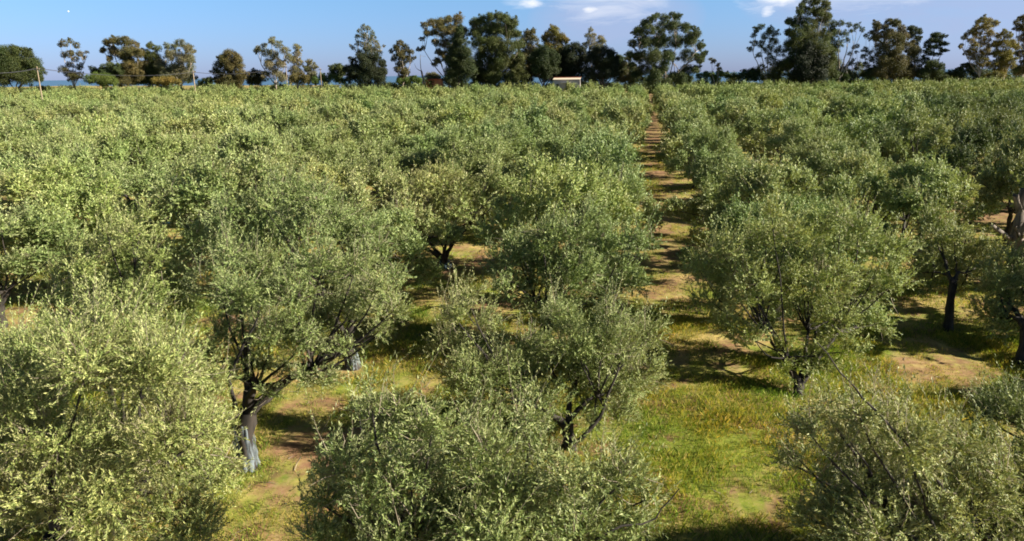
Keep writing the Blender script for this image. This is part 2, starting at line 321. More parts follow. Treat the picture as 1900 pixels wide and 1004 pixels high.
def shoots_for(lobes, dens, rng, wind=(.12, .0, .1), whip=1.0):
    C = np.array([l[:3] for l in lobes]); R = np.array([l[3] for l in lobes])
    P = []; A = []; L = []; O = []
    for c, r in zip(C, R):
        m = max(8, int(dens * r * r))
        nt_ = max(3, min(int(24 * r * r) + 5, m // 4)); td = norm(rng.normal(size=(nt_, 3)) + np.array([0, 0, .3])); tr_ = r * (.55 + .45 * rng.random(nt_) ** .7)
        ti = rng.integers(0, nt_, m); ts = min(.22, 1.1 * r / sqrt(nt_) + .04); tc_ = c + td[ti] * tr_[ti][:, None] * np.array([1, 1, .9])
        inn = rng.random(m) < .25; d = norm(td[ti] + rng.normal(size=(m, 3)) * .55)
        q = tc_ + rng.normal(size=(m, 3)) * ts * .5 - td[ti] * .12; q[inn] = c + norm(rng.normal(size=(inn.sum(), 3))) * (r * .7 * rng.random((inn.sum(), 1)))
        tg = norm(np.cross(td, rng.normal(size=(nt_, 3))))
        a = norm(d * .5 + tg[ti] * .55 + rng.normal(size=(m, 3)) * .2 + np.array([0, 0, .5]) + np.array(wind))
        ln = (.22 + .26 * rng.random(m)) * (.6 + .45 * r) * (1 + .6 * (rng.random(m) < .07) * whip)
        P.append(q); A.append(a); L.append(ln); O.append(.6 * (tc_ - td[ti] * .25) + .4 * c)
    if whip > 0:                                             # long upright shoots standing out of the crown top
        zt = np.array([c[2] + r for c, r in zip(C, R)]); top_ = np.argsort(-zt)[:max(4, int(len(C) * .55))]
        nw = int(len(np.concatenate(P)) * .03 * whip); ci = rng.choice(top_, nw); cl = rng.normal(size=(max(4, nw // 5), 3)); g_ = rng.integers(0, len(cl), nw)
        dd = norm(cl[g_] * .7 + [0, 0, 1.1]); q = C[ci] + dd * R[ci][:, None] * .8 + rng.normal(size=(nw, 3)) * .05
        P.append(q); A.append(norm(dd * .5 + rng.normal(size=(nw, 3)) * .22 + np.array([0, 0, .9]) + np.array(wind) * 1.5)); L.append(rng.uniform(.4, .95, nw)); O.append(q - dd * .4)
    P = np.concatenate(P); A = np.concatenate(A); L = np.concatenate(L); O = np.concatenate(O)
    # drop most shoots buried deep inside another clump
    dm = np.full(len(P), 9.)
    for c, r in zip(C, R): dm = np.minimum(dm, np.linalg.norm(P - c, axis=1) / r)
    keep = (dm > .42) | (rng.random(len(P)) < .35)
    keep &= P[:, 2] > .25
    return P[keep], A[keep], L[keep], O[keep]
def auto_lobes(rng, n=21, rad=2.65, top=4.6, low=1.2, big=1.0):
    out_ = []; sx, sy = rng.uniform(.78, 1.2, 2); ox, oy = rng.normal(size=2) * .25
    for k in range(n):
        a = k * 2.4 + rng.random() * .8; r = rad * sqrt((k + .6) / n) * rng.uniform(.85, 1.12)
        dome = low + (top - low - .6) * sqrt(max(0, 1 - (r / (rad * 1.25)) ** 2)) * rng.uniform(.82, 1.05)
        dome += rng.normal() * .38; z = dome if rng.random() < .7 else low + rng.random() * (dome - low) * .6
        out_.append((ox + r * cos(a) * sx, oy + r * sin(a) * sy, z, rng.uniform(.48, .9) * big))
    for k in range(6):
        a = rng.random() * 6.28; out_.append((ox + cos(a) * rad * .5, oy + sin(a) * rad * .5, top - rng.uniform(-.15, .5), rng.uniform(.3, .55)))
    return out_
def skeleton(T, lobes, rng, trunk_r=.17, fork=.9, stems=None, sides=8, detail=True):
    C = np.array([l[:3] for l in lobes]); cen = C.mean(0)
    k = 4 if stems is None else len(stems)
    ang = np.arctan2(C[:, 1] - cen[1] * .5, C[:, 0] - cen[0] * .5); order = np.argsort(ang); groups = np.array_split(order, k)
    fk = np.array([cen[0] * .12, cen[1] * .12, fork])
    tp = bezier(np.zeros(3) - [0, 0, .15], fk * [.2, .2, .5] + rng.normal(size=3) * .06, fk, 7)
    T.add(tp, trunk_r * np.array([1.5, 1.2, 1.0, .95, .95, .95, 1.0]), sides + 2)
    for g in groups:
        if len(g) == 0: continue
        gc = C[g].mean(0); mid = fk + (gc - fk) * .62; mid[2] = fk[2] + (gc[2] - fk[2]) * .45
        m2 = fk + (mid - fk) * .5 + np.array([0, 0, .15]) + rng.normal(size=3) * .1
        p = bezier(fk - [0, 0, .06], m2, mid, 8) + rng.normal(size=(8, 3)) * .018
        T.add(p, np.linspace(trunk_r * .55, trunk_r * .24, 8), sides)
        for q in g:
            e = C[q]; md = mid + (e - mid) * .5 + np.array([0, 0, -.12]) + rng.normal(size=3) * .12
            p = bezier(mid, md, e, 6) + rng.normal(size=(6, 3)) * .02
            T.add(p, np.linspace(trunk_r * .22, .01, 6), 5 if detail else 4)
def make_olive(lobes, rng, ll, lw, dens, nleaf, trunk_r=.17, fork=.9, twigs=.3, bare=0, mat_=None, wind=(.12, 0, .1), extra=None, name='olive_tree', bulk=True):
    P, A, L, O = shoots_for(lobes, dens, rng, wind)
    B = rng.normal(size=P.shape) * .12 + np.array([.05, 0, -.12])
    V, Q = leaf_quads(P, A, L, B, nleaf, ll, lw, rng, O)
    T = Tubes(); skeleton(T, lobes, rng, trunk_r, fork, detail=twigs > 0)
    if extra:
        for pts, rad in extra: T.add(pts, rad, 7)
    nb = T.n and sum(len(q) for q in T.Q)
    if twigs > 0:
        s = rng.random(len(P)) < twigs
        T.twigs(P[s] * .55 + O[s] * .45, P[s] + A[s] * L[s][:, None] * .4, P[s] + (A[s] + B[s]) * L[s][:, None] * .95, np.full(s.sum(), .0055))
        if bare:                                             # leafless grey twigs poking out of the crown
            ci = rng.integers(0, len(lobes), bare); c = np.array([lobes[j][:3] for j in ci]); r = np.array([lobes[j][3] for j in ci])
            d = norm(rng.normal(size=(bare, 3)) + [0, 0, .2]); p0 = c + d * r[:, None] * .6; d2 = norm(d + rng.normal(size=d.shape) * .5)
            p1 = p0 + d2 * (r * .55)[:, None]; p2 = p1 + norm(d2 + rng.normal(size=d.shape) * .35 + [0, 0, -.1]) * (r * .6)[:, None]
            T.twigs(p0, p1, p2, np.full(bare, .009))
    TV, TQ = T.get(); mi = np.zeros(len(TQ), int); mi[nb:] = 1
    return mesh('crown', V, Q, mat_ or M_olive), mesh('trunk', TV, TQ, [B_olive, B_twig], mi, True)

ONES = 'zeroth first second third fourth fifth sixth seventh eighth ninth tenth eleventh twelfth thirteenth fourteenth fifteenth sixteenth seventeenth eighteenth nineteenth'.split()
def ordinal(n):
    if n < 20: return ONES[n]
    t = {2: 'twent', 3: 'thirt', 4: 'fort', 5: 'fift'}[n // 10]
    return t + 'ieth' if n % 10 == 0 else t + 'y-' + ONES[n % 10]
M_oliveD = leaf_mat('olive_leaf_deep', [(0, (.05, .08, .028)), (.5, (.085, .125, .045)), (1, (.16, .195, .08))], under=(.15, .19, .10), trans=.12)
def put_olive(meshes, loc, rot, sc, label, group=None, deep=False, tilt=(0, 0)):
    t = thing('olive_tree', label, 'olive tree', loc, group); t.rotation_euler = (tilt[0], tilt[1], rot); t.scale = (sc[0], sc[0], sc[1])
    c = link('crown', meshes[0], t); link('trunk', meshes[1], t)
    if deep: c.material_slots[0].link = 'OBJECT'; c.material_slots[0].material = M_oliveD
    return t

# near trees, each with its own crown: base (x, y), clumps as (photo px, py, radius px) with the crown's distance
HERO = []
def hero(base, d0, spread_, lob, label, back=.75, **kw):
    HERO.append((base, d0, spread_, lob, label, back, kw))
hero((-9.6, 9.3), 10.6, 1.3, [(60, 700, 100), (160, 690, 90), (225, 625, 55), (300, 700, 95), (375, 730, 60), (100, 800, 115), (210, 830, 120), (330, 820, 105), (390, 880, 65), (60, 900, 115), (180, 940, 115), (300, 960, 105), (50, 655, 45), (0, 770, 105), (265, 655, 60), (120, 640, 38), (400, 790, 45), (345, 1000, 90), (190, 590, 30), (-60, 880, 120)],
     'large pale yellow-green olive tree filling the bottom left corner', bare=60, fork=.7, trunk_r=.2)
hero((-2.6, 8.4), 8.9, .9, [(740, 765, 50), (800, 800, 65), (700, 820, 65), (640, 870, 60), (870, 815, 45), (900, 860, 75), (600, 930, 55), (700, 930, 95), (820, 910, 95), (940, 930, 95), (1000, 840, 45), (1050, 890, 75), (1110, 930, 80), (1160, 890, 50), (1205, 930, 42), (1170, 985, 50), (760, 1010, 105), (900, 1020, 105), (1050, 1010, 95), (690, 760, 32), (985, 785, 28), (590, 1000, 50), (660, 1000, 80), (830, 980, 90), (980, 1000, 90), (760, 880, 70), (1120, 1010, 70), (880, 1080, 120), (700, 1080, 100)],
     'bright olive tree at the bottom centre with bare drooping twigs on its right', bare=70, trunk_r=.17,
     limb=[(980, 1060), (1090, 1010), (1150, 975), (1215, 965), (1262, 905)])
hero((5.4, 9.4), 9.6, .9, [(1530, 760, 38), (1500, 805, 38), (1480, 855, 34), (1590, 770, 42), (1650, 775, 35), (1575, 815, 60), (1630, 835, 65), (1690, 850, 70), (1750, 890, 85), (1600, 900, 85), (1680, 930, 95), (1560, 960, 80), (1640, 1000, 90), (1800, 920, 90), (1860, 960, 100), (1750, 1000, 100), (1530, 890, 40), (1850, 880, 60), (1920, 920, 100), (1660, 790, 28), (1490, 960, 30), (1880, 1040, 100), (1560, 1040, 80), (1680, 1060, 100), (1620, 945, 80), (1720, 960, 80), (1800, 1030, 90), (1780, 830, 45)],
     'wide dusky green olive crown in the bottom right corner', bare=50, wind=(-.25, 0, .05), trunk_r=.17,
     limb=[(1780, 940), (1720, 870), (1657, 794), (1600, 735), (1560, 690), (1516, 636)])
hero((9.9, 12.6), 13.2, 1.0, [(1850, 770, 45), (1890, 780, 50), (1930, 800, 70), (1800, 800, 40), (1990, 790, 80), (1950, 860, 80), (2050, 850, 80), (1840, 840, 50), (1985, 720, 60), (2080, 760, 60)],
     'yellowish olive tree cut off by the right edge, behind the bottom right crown', bare=20, wind=(-.2, 0, .1))
hero((-1.45, 14.8), 15.2, 1.0, [(830, 650, 45), (870, 700, 60), (900, 610, 45), (930, 710, 70), (980, 730, 55), (1060, 645, 60), (1100, 700, 70), (1150, 645, 55), (1180, 700, 50), (1130, 590, 38), (1090, 745, 50), (1040, 590, 38), (1205, 625, 32), (1150, 770, 40), (910, 765, 40), (845, 590, 30), (985, 650, 45), (870, 560, 22), (960, 785, 30), (1010, 790, 30), (1105, 795, 26), (1165, 735, 38), (870, 755, 34), (1020, 740, 40)],
     'low spreading olive tree with grey bare twigs at its left, between centre trees', bare=70, fork=.6, trunk_r=.13,
     limb=[(1042, 838), (1075, 815), (1112, 775), (1128, 730), (1150, 680)])
hero((-2.74, 20.2), 20.7, 1.0, [(1090, 415, 28), (1060, 445, 42), (1110, 455, 48), (1160, 455, 42), (1200, 450, 25), (1010, 445, 42), (960, 465, 40), (920, 495, 33), (1000, 505, 55), (1070, 515, 60), (1140, 515, 50), (940, 540, 42), (1050, 575, 45), (1120, 560, 45), (1170, 525, 30), (1000, 580, 35)],
     'rounded olive tree in the centre, left of the open alley', bare=30)
hero((4.05, 18.35), 18.6, 1.2, [(1300, 500, 45), (1340, 470, 48), (1400, 450, 50), (1460, 445, 48), (1520, 435, 48), (1590, 435, 48), (1640, 475, 42), (1655, 530, 38), (1320, 560, 50), (1380, 530, 62), (1450, 520, 62), (1530, 520, 62), (1600, 540, 58), (1355, 605, 40), (1430, 590, 45), (1540, 600, 42), (1630, 600, 38), (1455, 640, 28), (1575, 650, 30), (1490, 690, 30), (1455, 715, 22), (1530, 690, 28), (1500, 735, 22), (1400, 630, 32), (1515, 650, 30), (1430, 400, 25), (1560, 400, 25)],
     'broad olive tree with a dark forked trunk, right of the open alley', bare=40, fork=.3, trunk_r=.13,
     limb=[(1485, 725), (1470, 680), (1440, 635), (1420, 590), (1400, 540)], limb2=[(1490, 722), (1505, 660), (1515, 615), (1560, 580), (1600, 545)])
hero((9.63, 24.3), 24.4, .8, [(1720, 450, 38), (1770, 440, 38), (1810, 470, 32), (1700, 500, 32), (1750, 500, 42), (1800, 510, 33), (1780, 540, 26), (1720, 540, 24), (1740, 410, 30)],
     'small olive tree on a single dark slanting trunk at the right', fork=1.5, trunk_r=.12)
hero((10.6, 21.6), 21.2, .9, [(1880, 500, 42), (1845, 530, 36), (1900, 550, 45), (1835, 580, 36), (1870, 605, 40), (1930, 510, 48), (1940, 590, 50), (1980, 540, 50)],
     'olive tree at the right edge with low leaves hiding a thick trunk', bare=15)
hero((-8.2, 13.0), 14.2, 1.2, [(400, 530, 55), (450, 560, 60), (420, 620, 55), (500, 620, 55), (480, 510, 55), (540, 560, 60), (600, 600, 52), (560, 640, 42), (650, 570, 50), (700, 545, 42), (660, 500, 40), (725, 580, 28), (600, 700, 28), (480, 690, 30), (600, 490, 45), (540, 690, 25), (430, 480, 35), (430, 700, 32), (500, 730, 24), (625, 650, 33), (705, 615, 28), (380, 660, 35), (560, 700, 24)],
     'tall left-centre olive tree whose trunk base is wrapped in pale netting', bare=50, fork=1.3, trunk_r=.2,
     limb=[(455, 850), (440, 770), (425, 700), (450, 640), (480, 590)])
hero((-8.03, 18.6), 18.8, 1.2, [(540, 375, 45), (490, 385, 45), (425, 405, 42), (590, 375, 42), (620, 425, 48), (560, 435, 52), (480, 435, 52), (395, 445, 36), (675, 430, 38), (700, 475, 38), (650, 505, 42), (735, 520, 28), (560, 500, 50), (470, 480, 45), (520, 345, 22), (640, 560, 30)],
     'tallest olive crown left of centre, rising behind the netted tree', bare=50, fork=1.0, trunk_r=.18, )
hero((-8.39, 29.9), 30.2, 1.2, [(820, 335, 33), (780, 352, 33), (860, 352, 33), (750, 380, 33), (800, 390, 37), (850, 400, 37), (900, 380, 32), (930, 350, 25), (710, 400, 28), (885, 430, 26), (760, 430, 28), (720, 450, 22), (915, 330, 18), (810, 430, 25), (680, 425, 20)],
     'olive tree with a bare black forked trunk standing in the sunny gap', fork=.45, trunk_r=.17,
     limb=[(826, 490), (822, 462), (818, 442), (800, 425)], limb2=[(828, 490), (834, 462), (838, 440), (850, 415)])
hero((-14.4, 17.6), 18.6, 1.3, [(265, 405, 20), (250, 435, 33), (180, 475, 38), (150, 510, 42), (220, 495, 47), (290, 485, 42), (330, 520, 37), (110, 545, 42), (190, 560, 55), (270, 560, 55), (335, 570, 33), (100, 600, 38), (160, 620, 45), (250, 610, 42), (320, 605, 28), (200, 440, 22), (285, 445, 22)],
     'pointed silvery olive tree at left, topped by one upright shoot', bare=30, wind=(.3, 0, .15))
hero((-14.3, 12.4), 13.2, 1.0, [(40, 690, 45), (0, 710, 65), (-40, 660, 60), (-90, 700, 80), (75, 650, 22), (-60, 780, 90), (10, 790, 60), (-130, 760, 80)],
     'olive tree poking in at the left edge with spiky upright twigs', bare=60, whip=2)

HB = []
for idx, (base, d0, sp_, lob, label, back, kw) in enumerate(HERO):
    rng = np.random.default_rng(100 + idx); kw = dict(kw)
    loc = np.array([base[0], base[1], float(terrain(*base))]); pm = d0 / F
    lobes = []
    ppx = np.array([l[0] for l in lob]); mx = ppx.mean(); hw = max(1, (ppx.max() - ppx.min()) / 2)
    for n_, (px, py, r) in enumerate(lob):
        k = sqrt(max(.1, 1 - ((px - mx) / hw) ** 2 * .8)); off = (-1) ** n_ * sp_ * k * rng.uniform(.15, .7)
        if py > np.percentile([l[1] for l in lob], 78): off = -abs(off) - .25
        p = at(px, py, d0 + off) - loc; p[2] = max(p[2], .5 + r * pm * .5); lobes.append((*p, r * pm * rng.uniform(.8, 1.02)))
        if rng.random() < back:
            p = at(px + rng.normal() * 15, py, d0 + sp_ * k * rng.uniform(.9, 1.5)) - loc; p[2] = max(p[2] , 1.2)
            p[2] = min(p[2], max(l[2] for l in lobes)); lobes.append((*p, r * pm * .95))
    ll = max(.066, .0040 * d0); lw = ll * (.27 if d0 < 16 else .32)
    R2 = sum(l[3] ** 2 for l in lobes); target = 135.0 / (.5 * ll * lw)        # leaf area
    nleaf = 20 if d0 < 22 else 15
    dens = target * min(1.35, R2 / 14.0) / nleaf / R2
    ex = []
    for key, r0 in (('limb', .06), ('limb2', .05)):
        if key in kw:
            pts = [at(px, py, d0 * (.93 if base[1] < 17 else .985) + .05 * q) - loc for q, (px, py) in enumerate(kw.pop(key))]
            if d0 > 11: pts[0] = np.array([0, 0, .1])
            else: r0 = r0 if False else .022
            pp = []
            for a_, b_ in zip(pts[:-1], pts[1:]):
                for t_ in (0, .33, .66): pp.append(a_ * (1 - t_) + b_ * t_)
            pp.append(pts[-1]); pp = np.array(pp) + rng.normal(size=(len(pp), 3)) * .012
            if d0 < 11: r0 = .024
            ex.append((pp, np.linspace(r0, r0 * .3, len(pp))))
    kw.pop('whip', None)
    ms = make_olive(lobes, rng, ll, lw, dens, nleaf, twigs=.35, extra=ex, **kw)
    put_olive(ms, loc, 0, (1, 1), label); HB.append(base)

# generic variants at three levels of detail
def variants(n, ll, lw, area, seed, twigs=0, nleaf=12):
    r_ = []
    for k in range(n):
        rng = np.random.default_rng(seed + k); lb = auto_lobes(rng, top=rng.uniform(4.1, 4.75), n=16 if twigs else 12, rad=2.55 if twigs else 2.4, big=1.0 if twigs else 1.15); R2 = sum(l[3] ** 2 for l in lb)
        dens = area / (.5 * ll * lw) / nleaf / R2
        r_.append((make_olive(lb, rng, ll, lw, dens, nleaf, twigs=twigs, fork=rng.uniform(.5, 1.1), bare=20 if twigs else 0)))
    return r_
V_mid = variants(8, .12, .044, 135, 300, twigs=.12)
V_far = variants(8, .20, .08, 115, 400, nleaf=8)
def raw(seed, ll, lw, area, nleaf=5):
    rng = np.random.default_rng(seed); lb = auto_lobes(rng, n=10, top=rng.uniform(4.1, 5.0), rad=2.35, big=1.22); R2 = sum(l[3] ** 2 for l in lb)
    P, A, L, O = shoots_for(lb, area / (.5 * ll * lw) / nleaf / R2, rng)
    return leaf_quads(P, A, L, rng.normal(size=P.shape) * .1, nleaf, ll, lw, rng, O)[0]
RAW = [raw(500 + k, .25, .14, 78) for k in range(8)]

GROVE_END = 228.0
trees = []
for k in range(-34, 26):
    X = -2.8 + 6.15 * k + (1.0 if k > 0 else 0)
    for j in range(-2, 42):
        Y = 13.0 + 5.85 * j + (.4 * sin(k * 1.7))
        x = X + RG.normal() * .42; y = Y + RG.normal() * .5
        d = depth(x, y)
        if d < 6 or d > GROVE_END + 6 * sin(k * .8): continue
        if min((x - a) ** 2 + (y - b) ** 2 for a, b in HB) < 3.6 ** 2: continue
        if y < 19.5 and -17 < x < 12.5: continue
        if RG.random() < .05 and d > 60: continue
        q = proj(x, y, 3.0); vis = False
        if q: mg = 3.2 * F / d; vis = -mg * .8 < q[0] < 1900 + mg * .8 and q[1] < 1004 + mg * .7
        offr = (not vis) and q is not None and d < 60 and 1900 < q[0] < 1900 + 9 * F / d + 250 and x < 60
        if not (vis or offr): continue
        trees.append((d, x, y, k, vis))
trees.sort()
named = [t for t in trees if t[4]][:300 - len(HERO)]
rows = {}
for t in named: rows.setdefault(t[3], []).append(t)
for (hx, hy) in HB: rows.setdefault(int(round((hx + 2.2) / 6.15)), []).append((depth(hx, hy), hx, hy, 0, 'hero'))
for r_ in rows.values(): r_.sort(key=lambda t: t[2])
named_set = set(id(t) for t in named)
for k, lst in rows.items():
    for n_, t in enumerate(lst):
        if t[4] == 'hero': continue
        d, x, y, _, _ = t; rng = np.random.default_rng(int(1000 * abs(x) + y))
        vs = V_mid if d < 52 else V_far
        side = f'{ordinal(1 - k)} row left' if k <= 0 else f'{ordinal(k)} row right'
        put_olive(vs[rng.integers(0, 8)], (x, y, float(terrain(x, y))), rng.random() * 6.28, (rng.uniform(.84, 1.14) * (.93 if k in (0, 1) else 1), rng.uniform(.76, 1.12)),
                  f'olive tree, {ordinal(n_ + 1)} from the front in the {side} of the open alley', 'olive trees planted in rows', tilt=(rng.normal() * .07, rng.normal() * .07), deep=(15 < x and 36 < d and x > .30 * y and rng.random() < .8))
VV = []
for t in trees:
    if id(t) in named_set: continue
    d, x, y, k, vis = t; rng = np.random.default_rng(int(1000 * abs(x) + y)); a = rng.random() * 6.28; s = rng.uniform(.88, 1.16)
    v = RAW[rng.integers(0, 8)]; zs = rng.uniform(.74, 1.14)
    VV.append(np.stack([(v[:, 0] * cos(a) - v[:, 1] * sin(a)) * s + x, (v[:, 0] * sin(a) + v[:, 1] * cos(a)) * s + y, v[:, 2] * zs + float(terrain(x, y))], 1).astype(np.float32))
VV = np.concatenate(VV)
tag(link('olive_grove', mesh('olive_grove', VV, np.arange(len(VV)).reshape(-1, 4), M_far)),
    'dense mass of olive crowns filling the far part of the grove up to the tree line', 'olive grove', kind='stuff')
print('trees', len(trees), 'named', len(named), 'far leaves', len(VV) // 4)

# ------------------------------------------------------------------ grass
def grass(n, x0, x1, y0, y1, hmin, hmax, wd, seed, thr=.42):
    r = np.random.default_rng(seed); n = int(n * 1.25); x = r.uniform(x0, x1, n); y = r.uniform(y0, y1, n)
    c = .22 * (vnoise(x * 1.0, y * .12, 2.4, 31) - .5) - .17 * bareness(x, y) + .5 * vnoise(x, y, .45, 1) + .3 * vnoise(x, y, 1.3, 2) + .2 * vnoise(x, y, 4, 3)
    k = c + r.normal(size=n) * .05 > thr; x, y, c = x[k], y[k], c[k]; n = len(x)
    h = (hmin + (hmax - hmin) * r.random(n) ** 2) * (.5 + 1.6 * np.clip(c - thr, 0, .3) / .3)
    a = r.random(n) * 6.28; z = terrain(x, y) - .01; lean = r.normal(size=(n, 2)) * .35
    p = np.stack([x, y, z], 1); ww = np.stack([np.cos(a), np.sin(a), 0 * a], 1) * (wd * (.6 + .8 * r.random(n)))[:, None]
    m = p + np.stack([lean[:, 0] * h * .4, lean[:, 1] * h * .4, h * .55], 1); t = p + np.stack([lean[:, 0] * h, lean[:, 1] * h, h * .95], 1)
    return np.stack([p - ww * .5, p + ww * .5, m + ww * .4, t], 1).reshape(-1, 3)
G = np.concatenate([grass(420000, -18, 16, 9, 24, .03, .11, .009, 1, .30), grass(330000, -32, 24, 22, 42, .03, .10, .012, 2, .34),
                    grass(90000, -14, 3.5, 42, 90, .03, .13, .028, 3, .42), grass(40000, -30, 30, 42, 75, .03, .13, .028, 4, .42)])
tufts = []
for q, (cx, cy, rr_) in enumerate([(8.0, 21.8, .8), (9.3, 19.6, .6), (3.0, 20.8, .7), (2.2, 16.8, .8), (-4.6, 12.4, .6), (-4.9, 22.4, .7), (.2, 18.0, .5), (5.9, 17.6, .6), (-6.8, 16.2, .6), (3.3, 14.0, .5), (-23.5, 26, .8), (7.2, 24.6, .7), (-5.2, 27.5, .7)]):
    rr_ *= 1.5; g_ = grass(2600, cx - rr_, cx + rr_, cy - rr_, cy + rr_, .02, .13, .008, 50 + q, .1); dd_ = np.hypot((g_[::4, 0] - cx), (g_[::4, 1] - cy) * 1.4) / rr_
    rn_ = np.random.default_rng(q).random(len(dd_)); tufts.append(g_[np.repeat(rn_ > dd_ * 1.1 + .5 * (vnoise(g_[::4, 0], g_[::4, 1], 2.2, 44) - .3), 4)])
G = np.concatenate([G] + tufts)
rt = np.random.default_rng(8); nT = 1500; tx = rt.uniform(-28, 20, nT); ty = rt.uniform(9, 40, nT); ta = rt.random(nT) * 6.28; tl = rt.uniform(.1, .55, nT)
tz = terrain(tx, ty) + .012; p0 = np.stack([tx, ty, tz], 1); dv = np.stack([np.cos(ta) * tl, np.sin(ta) * tl, rt.uniform(-.01, .04, nT)], 1)
TT = Tubes(); TT.twigs(p0, p0 + dv * .5 + rt.normal(size=(nT, 3)) * [.02, .02, .003], p0 + dv, rt.uniform(.004, .012, nT)); tv, tq = TT.get()
tag(link('twig_litter', mesh('twig_litter', tv, tq, B_twig)), 'fallen dry prunings scattered over the grass under the nearest trees', 'twigs', kind='stuff')
tag(link('grass', mesh('grass', G, np.arange(len(G)).reshape(-1, 4), M_grass)), 'short green and straw coloured grass between the olive trees', 'grass', kind='stuff')

# ------------------------------------------------------------------ far tree line
def clump_leaves(lobes, dens, ll, lw, rng, flat=.85, droop=0.2):
    Vs = []
    for (x, y, z, r, fz) in lobes:
        m = int(dens * r * r * (.6 if fz < 1 else 1)) + 20
        nt_ = max(4, min(48, m // 14)); td = norm(rng.normal(size=(nt_, 3)) + [0, 0, .2]); ti = rng.integers(0, nt_, m)
        d = norm(td[ti] + rng.normal(size=(m, 3)) * .27); rr = r * (.45 + .55 * rng.random(nt_) ** .5)[ti] * (1 - .5 * rng.random(m) ** 1.5)
        sub = 1 + .07 * rng.normal(size=m)
        c = np.array([x, y, z]) + d * (rr * sub)[:, None] * np.array([1, 1, flat * fz])
        dr = norm(rng.normal(size=(m, 3)) * .8 + d * .3 + [0, 0, -droop]); wv = norm(np.cross(dr, rng.normal(size=(m, 3)) * .6 + d * .9 + [0, 0, .3]))
        s = ll * (.6 + .8 * rng.random((m, 1))); wd = lw * (.7 + .6 * rng.random((m, 1)))
        Vs.append(np.stack([c, c + dr * s * .5 + wv * wd * .5, c + dr * s, c + dr * s * .5 - wv * wd * .5], 1).reshape(-1, 3))
    return np.concatenate(Vs)
BG_SEED = [0]
def far_tree(name, label, cat, basepx, d, lob, leafm, barkm=None, dens=680, ll=.25, lw=.12, thick=.55, group=None, back=.6, droop=.2, trunk=.28, limbs=True, horiz=False):
    BG_SEED[0] += 1; rng = np.random.default_rng(900 + BG_SEED[0])
    g = at(basepx, 150, d); gz = float(terrain(g[0], g[1])); loc = np.array([g[0], g[1], gz]); pm = d / F
    xs = [l[0] for l in lob]; hw = max(8, (max(xs) - min(xs)) / 2); mx = sum(xs) / len(xs)
    lobes = []
    for n_, l in enumerate(lob):
        px, py, r = l[:3]; fz = l[3] / r if len(l) > 3 else 1.0
        k = sqrt(max(.08, 1 - ((px - mx) / (hw * 1.2)) ** 2)) * hw * thick * pm
        o = rng.uniform(-1, 1) * k; p = at(px, py, d + o) - loc; lobes.append((p[0], p[1], p[2], r * pm * (1.2 if (830 < px < 1150 or 1465 < px < 1550 or 1618 < px < 1700) and py > 30 else 1.06), fz))
        if rng.random() < back: p = at(px + rng.normal() * 2, py + 3, d + (k * .8 if o < 0 else -k * .8)) - loc; lobes.append((p[0], p[1], p[2], r * pm * .9, fz))
    V = clump_leaves(lobes, dens, ll, lw, rng, droop=droop)
    # ragged small tufts around the outline
    tl = []
    for (x, y, z, r, fz) in lobes:
        for q in range(3):
            dd = norm(rng.normal(size=3)); tl.append((x + dd[0] * r * 1.0, y + dd[1] * r, z + dd[2] * r * .9 * fz, r * rng.uniform(.18, .36), 1))
    V = np.concatenate([V, clump_leaves(tl, dens * 1.1, ll * .9, lw * .9, rng, droop=droop)])
    V = V[np.repeat(V.reshape(-1, 4, 3)[:, :, 2].min(1) > .05, 4)]
    T = Tubes(); C = np.array([l[:3] for l in lobes]); top = C[:, 2].max(); cx = C[:, :2].mean(0)
    if top > 5 and limbs:
        fk = np.array([cx[0] * .3, cx[1] * .3, min(top * .3, 6)])
        T.add(bezier(np.array([0, 0, -.3]), fk * [.3, .3, .5], fk, 6), np.linspace(trunk, trunk * .7, 6), 8)
        k = min(4, max(2, len(C) // 4)); order = np.argsort(C[:, 0] * cos(YAW) + C[:, 1] * sin(YAW))
        for gidx in np.array_split(order, k):
            gc = C[gidx].mean(0); hi = gc.copy(); hi[2] = fk[2] + (C[gidx][:, 2].max() - fk[2]) * .55
            T.add(bezier(fk, fk * .4 + hi * .6 - [0, 0, 1], hi, 7) + rng.normal(size=(7, 3)) * .08, np.linspace(trunk * .62, trunk * .3, 7), 6)
            for q in gidx:
                T.add(bezier(hi if C[q][2] > hi[2] else fk * .5 + hi * .5, (hi + C[q]) / 2 + rng.normal(size=3) * .3, C[q], 5), np.linspace(trunk * .28, .04, 5), 5)
    else:
        for q in range(min(3, len(C))): T.add(bezier(np.array([0, 0, -.3]), np.array([C[q][0] * .3, C[q][1] * .3, C[q][2] * .6]), C[q], 5), np.linspace(trunk * .6, .04, 5), 6)
    TV, TQ = T.get()
    t = thing(name, label, cat, loc, group)
    link('crown', mesh('crown', V, np.arange(len(V)).reshape(-1, 4), leafm), t)
    link('trunk', mesh('trunk', TV, TQ, barkm or B_euc, smooth_=True), t)
    return t
def euc(label, b, d, lob, m=None, **kw): return far_tree('eucalyptus_tree', label, 'eucalyptus', b, d, lob, m or M_euc, **kw)
def pine(label, b, d, lob, m=None, **kw): return far_tree('pine_tree', label, 'pine tree', b, d, lob, m or M_pine, B_pine, dens=kw.pop('dens', 680), **kw)
def bush(label, b, d, lob, m=None, **kw): return far_tree('shrub', label, 'shrub', b, d, lob, m or M_bush, B_pine, dens=640, trunk=.12, **kw)

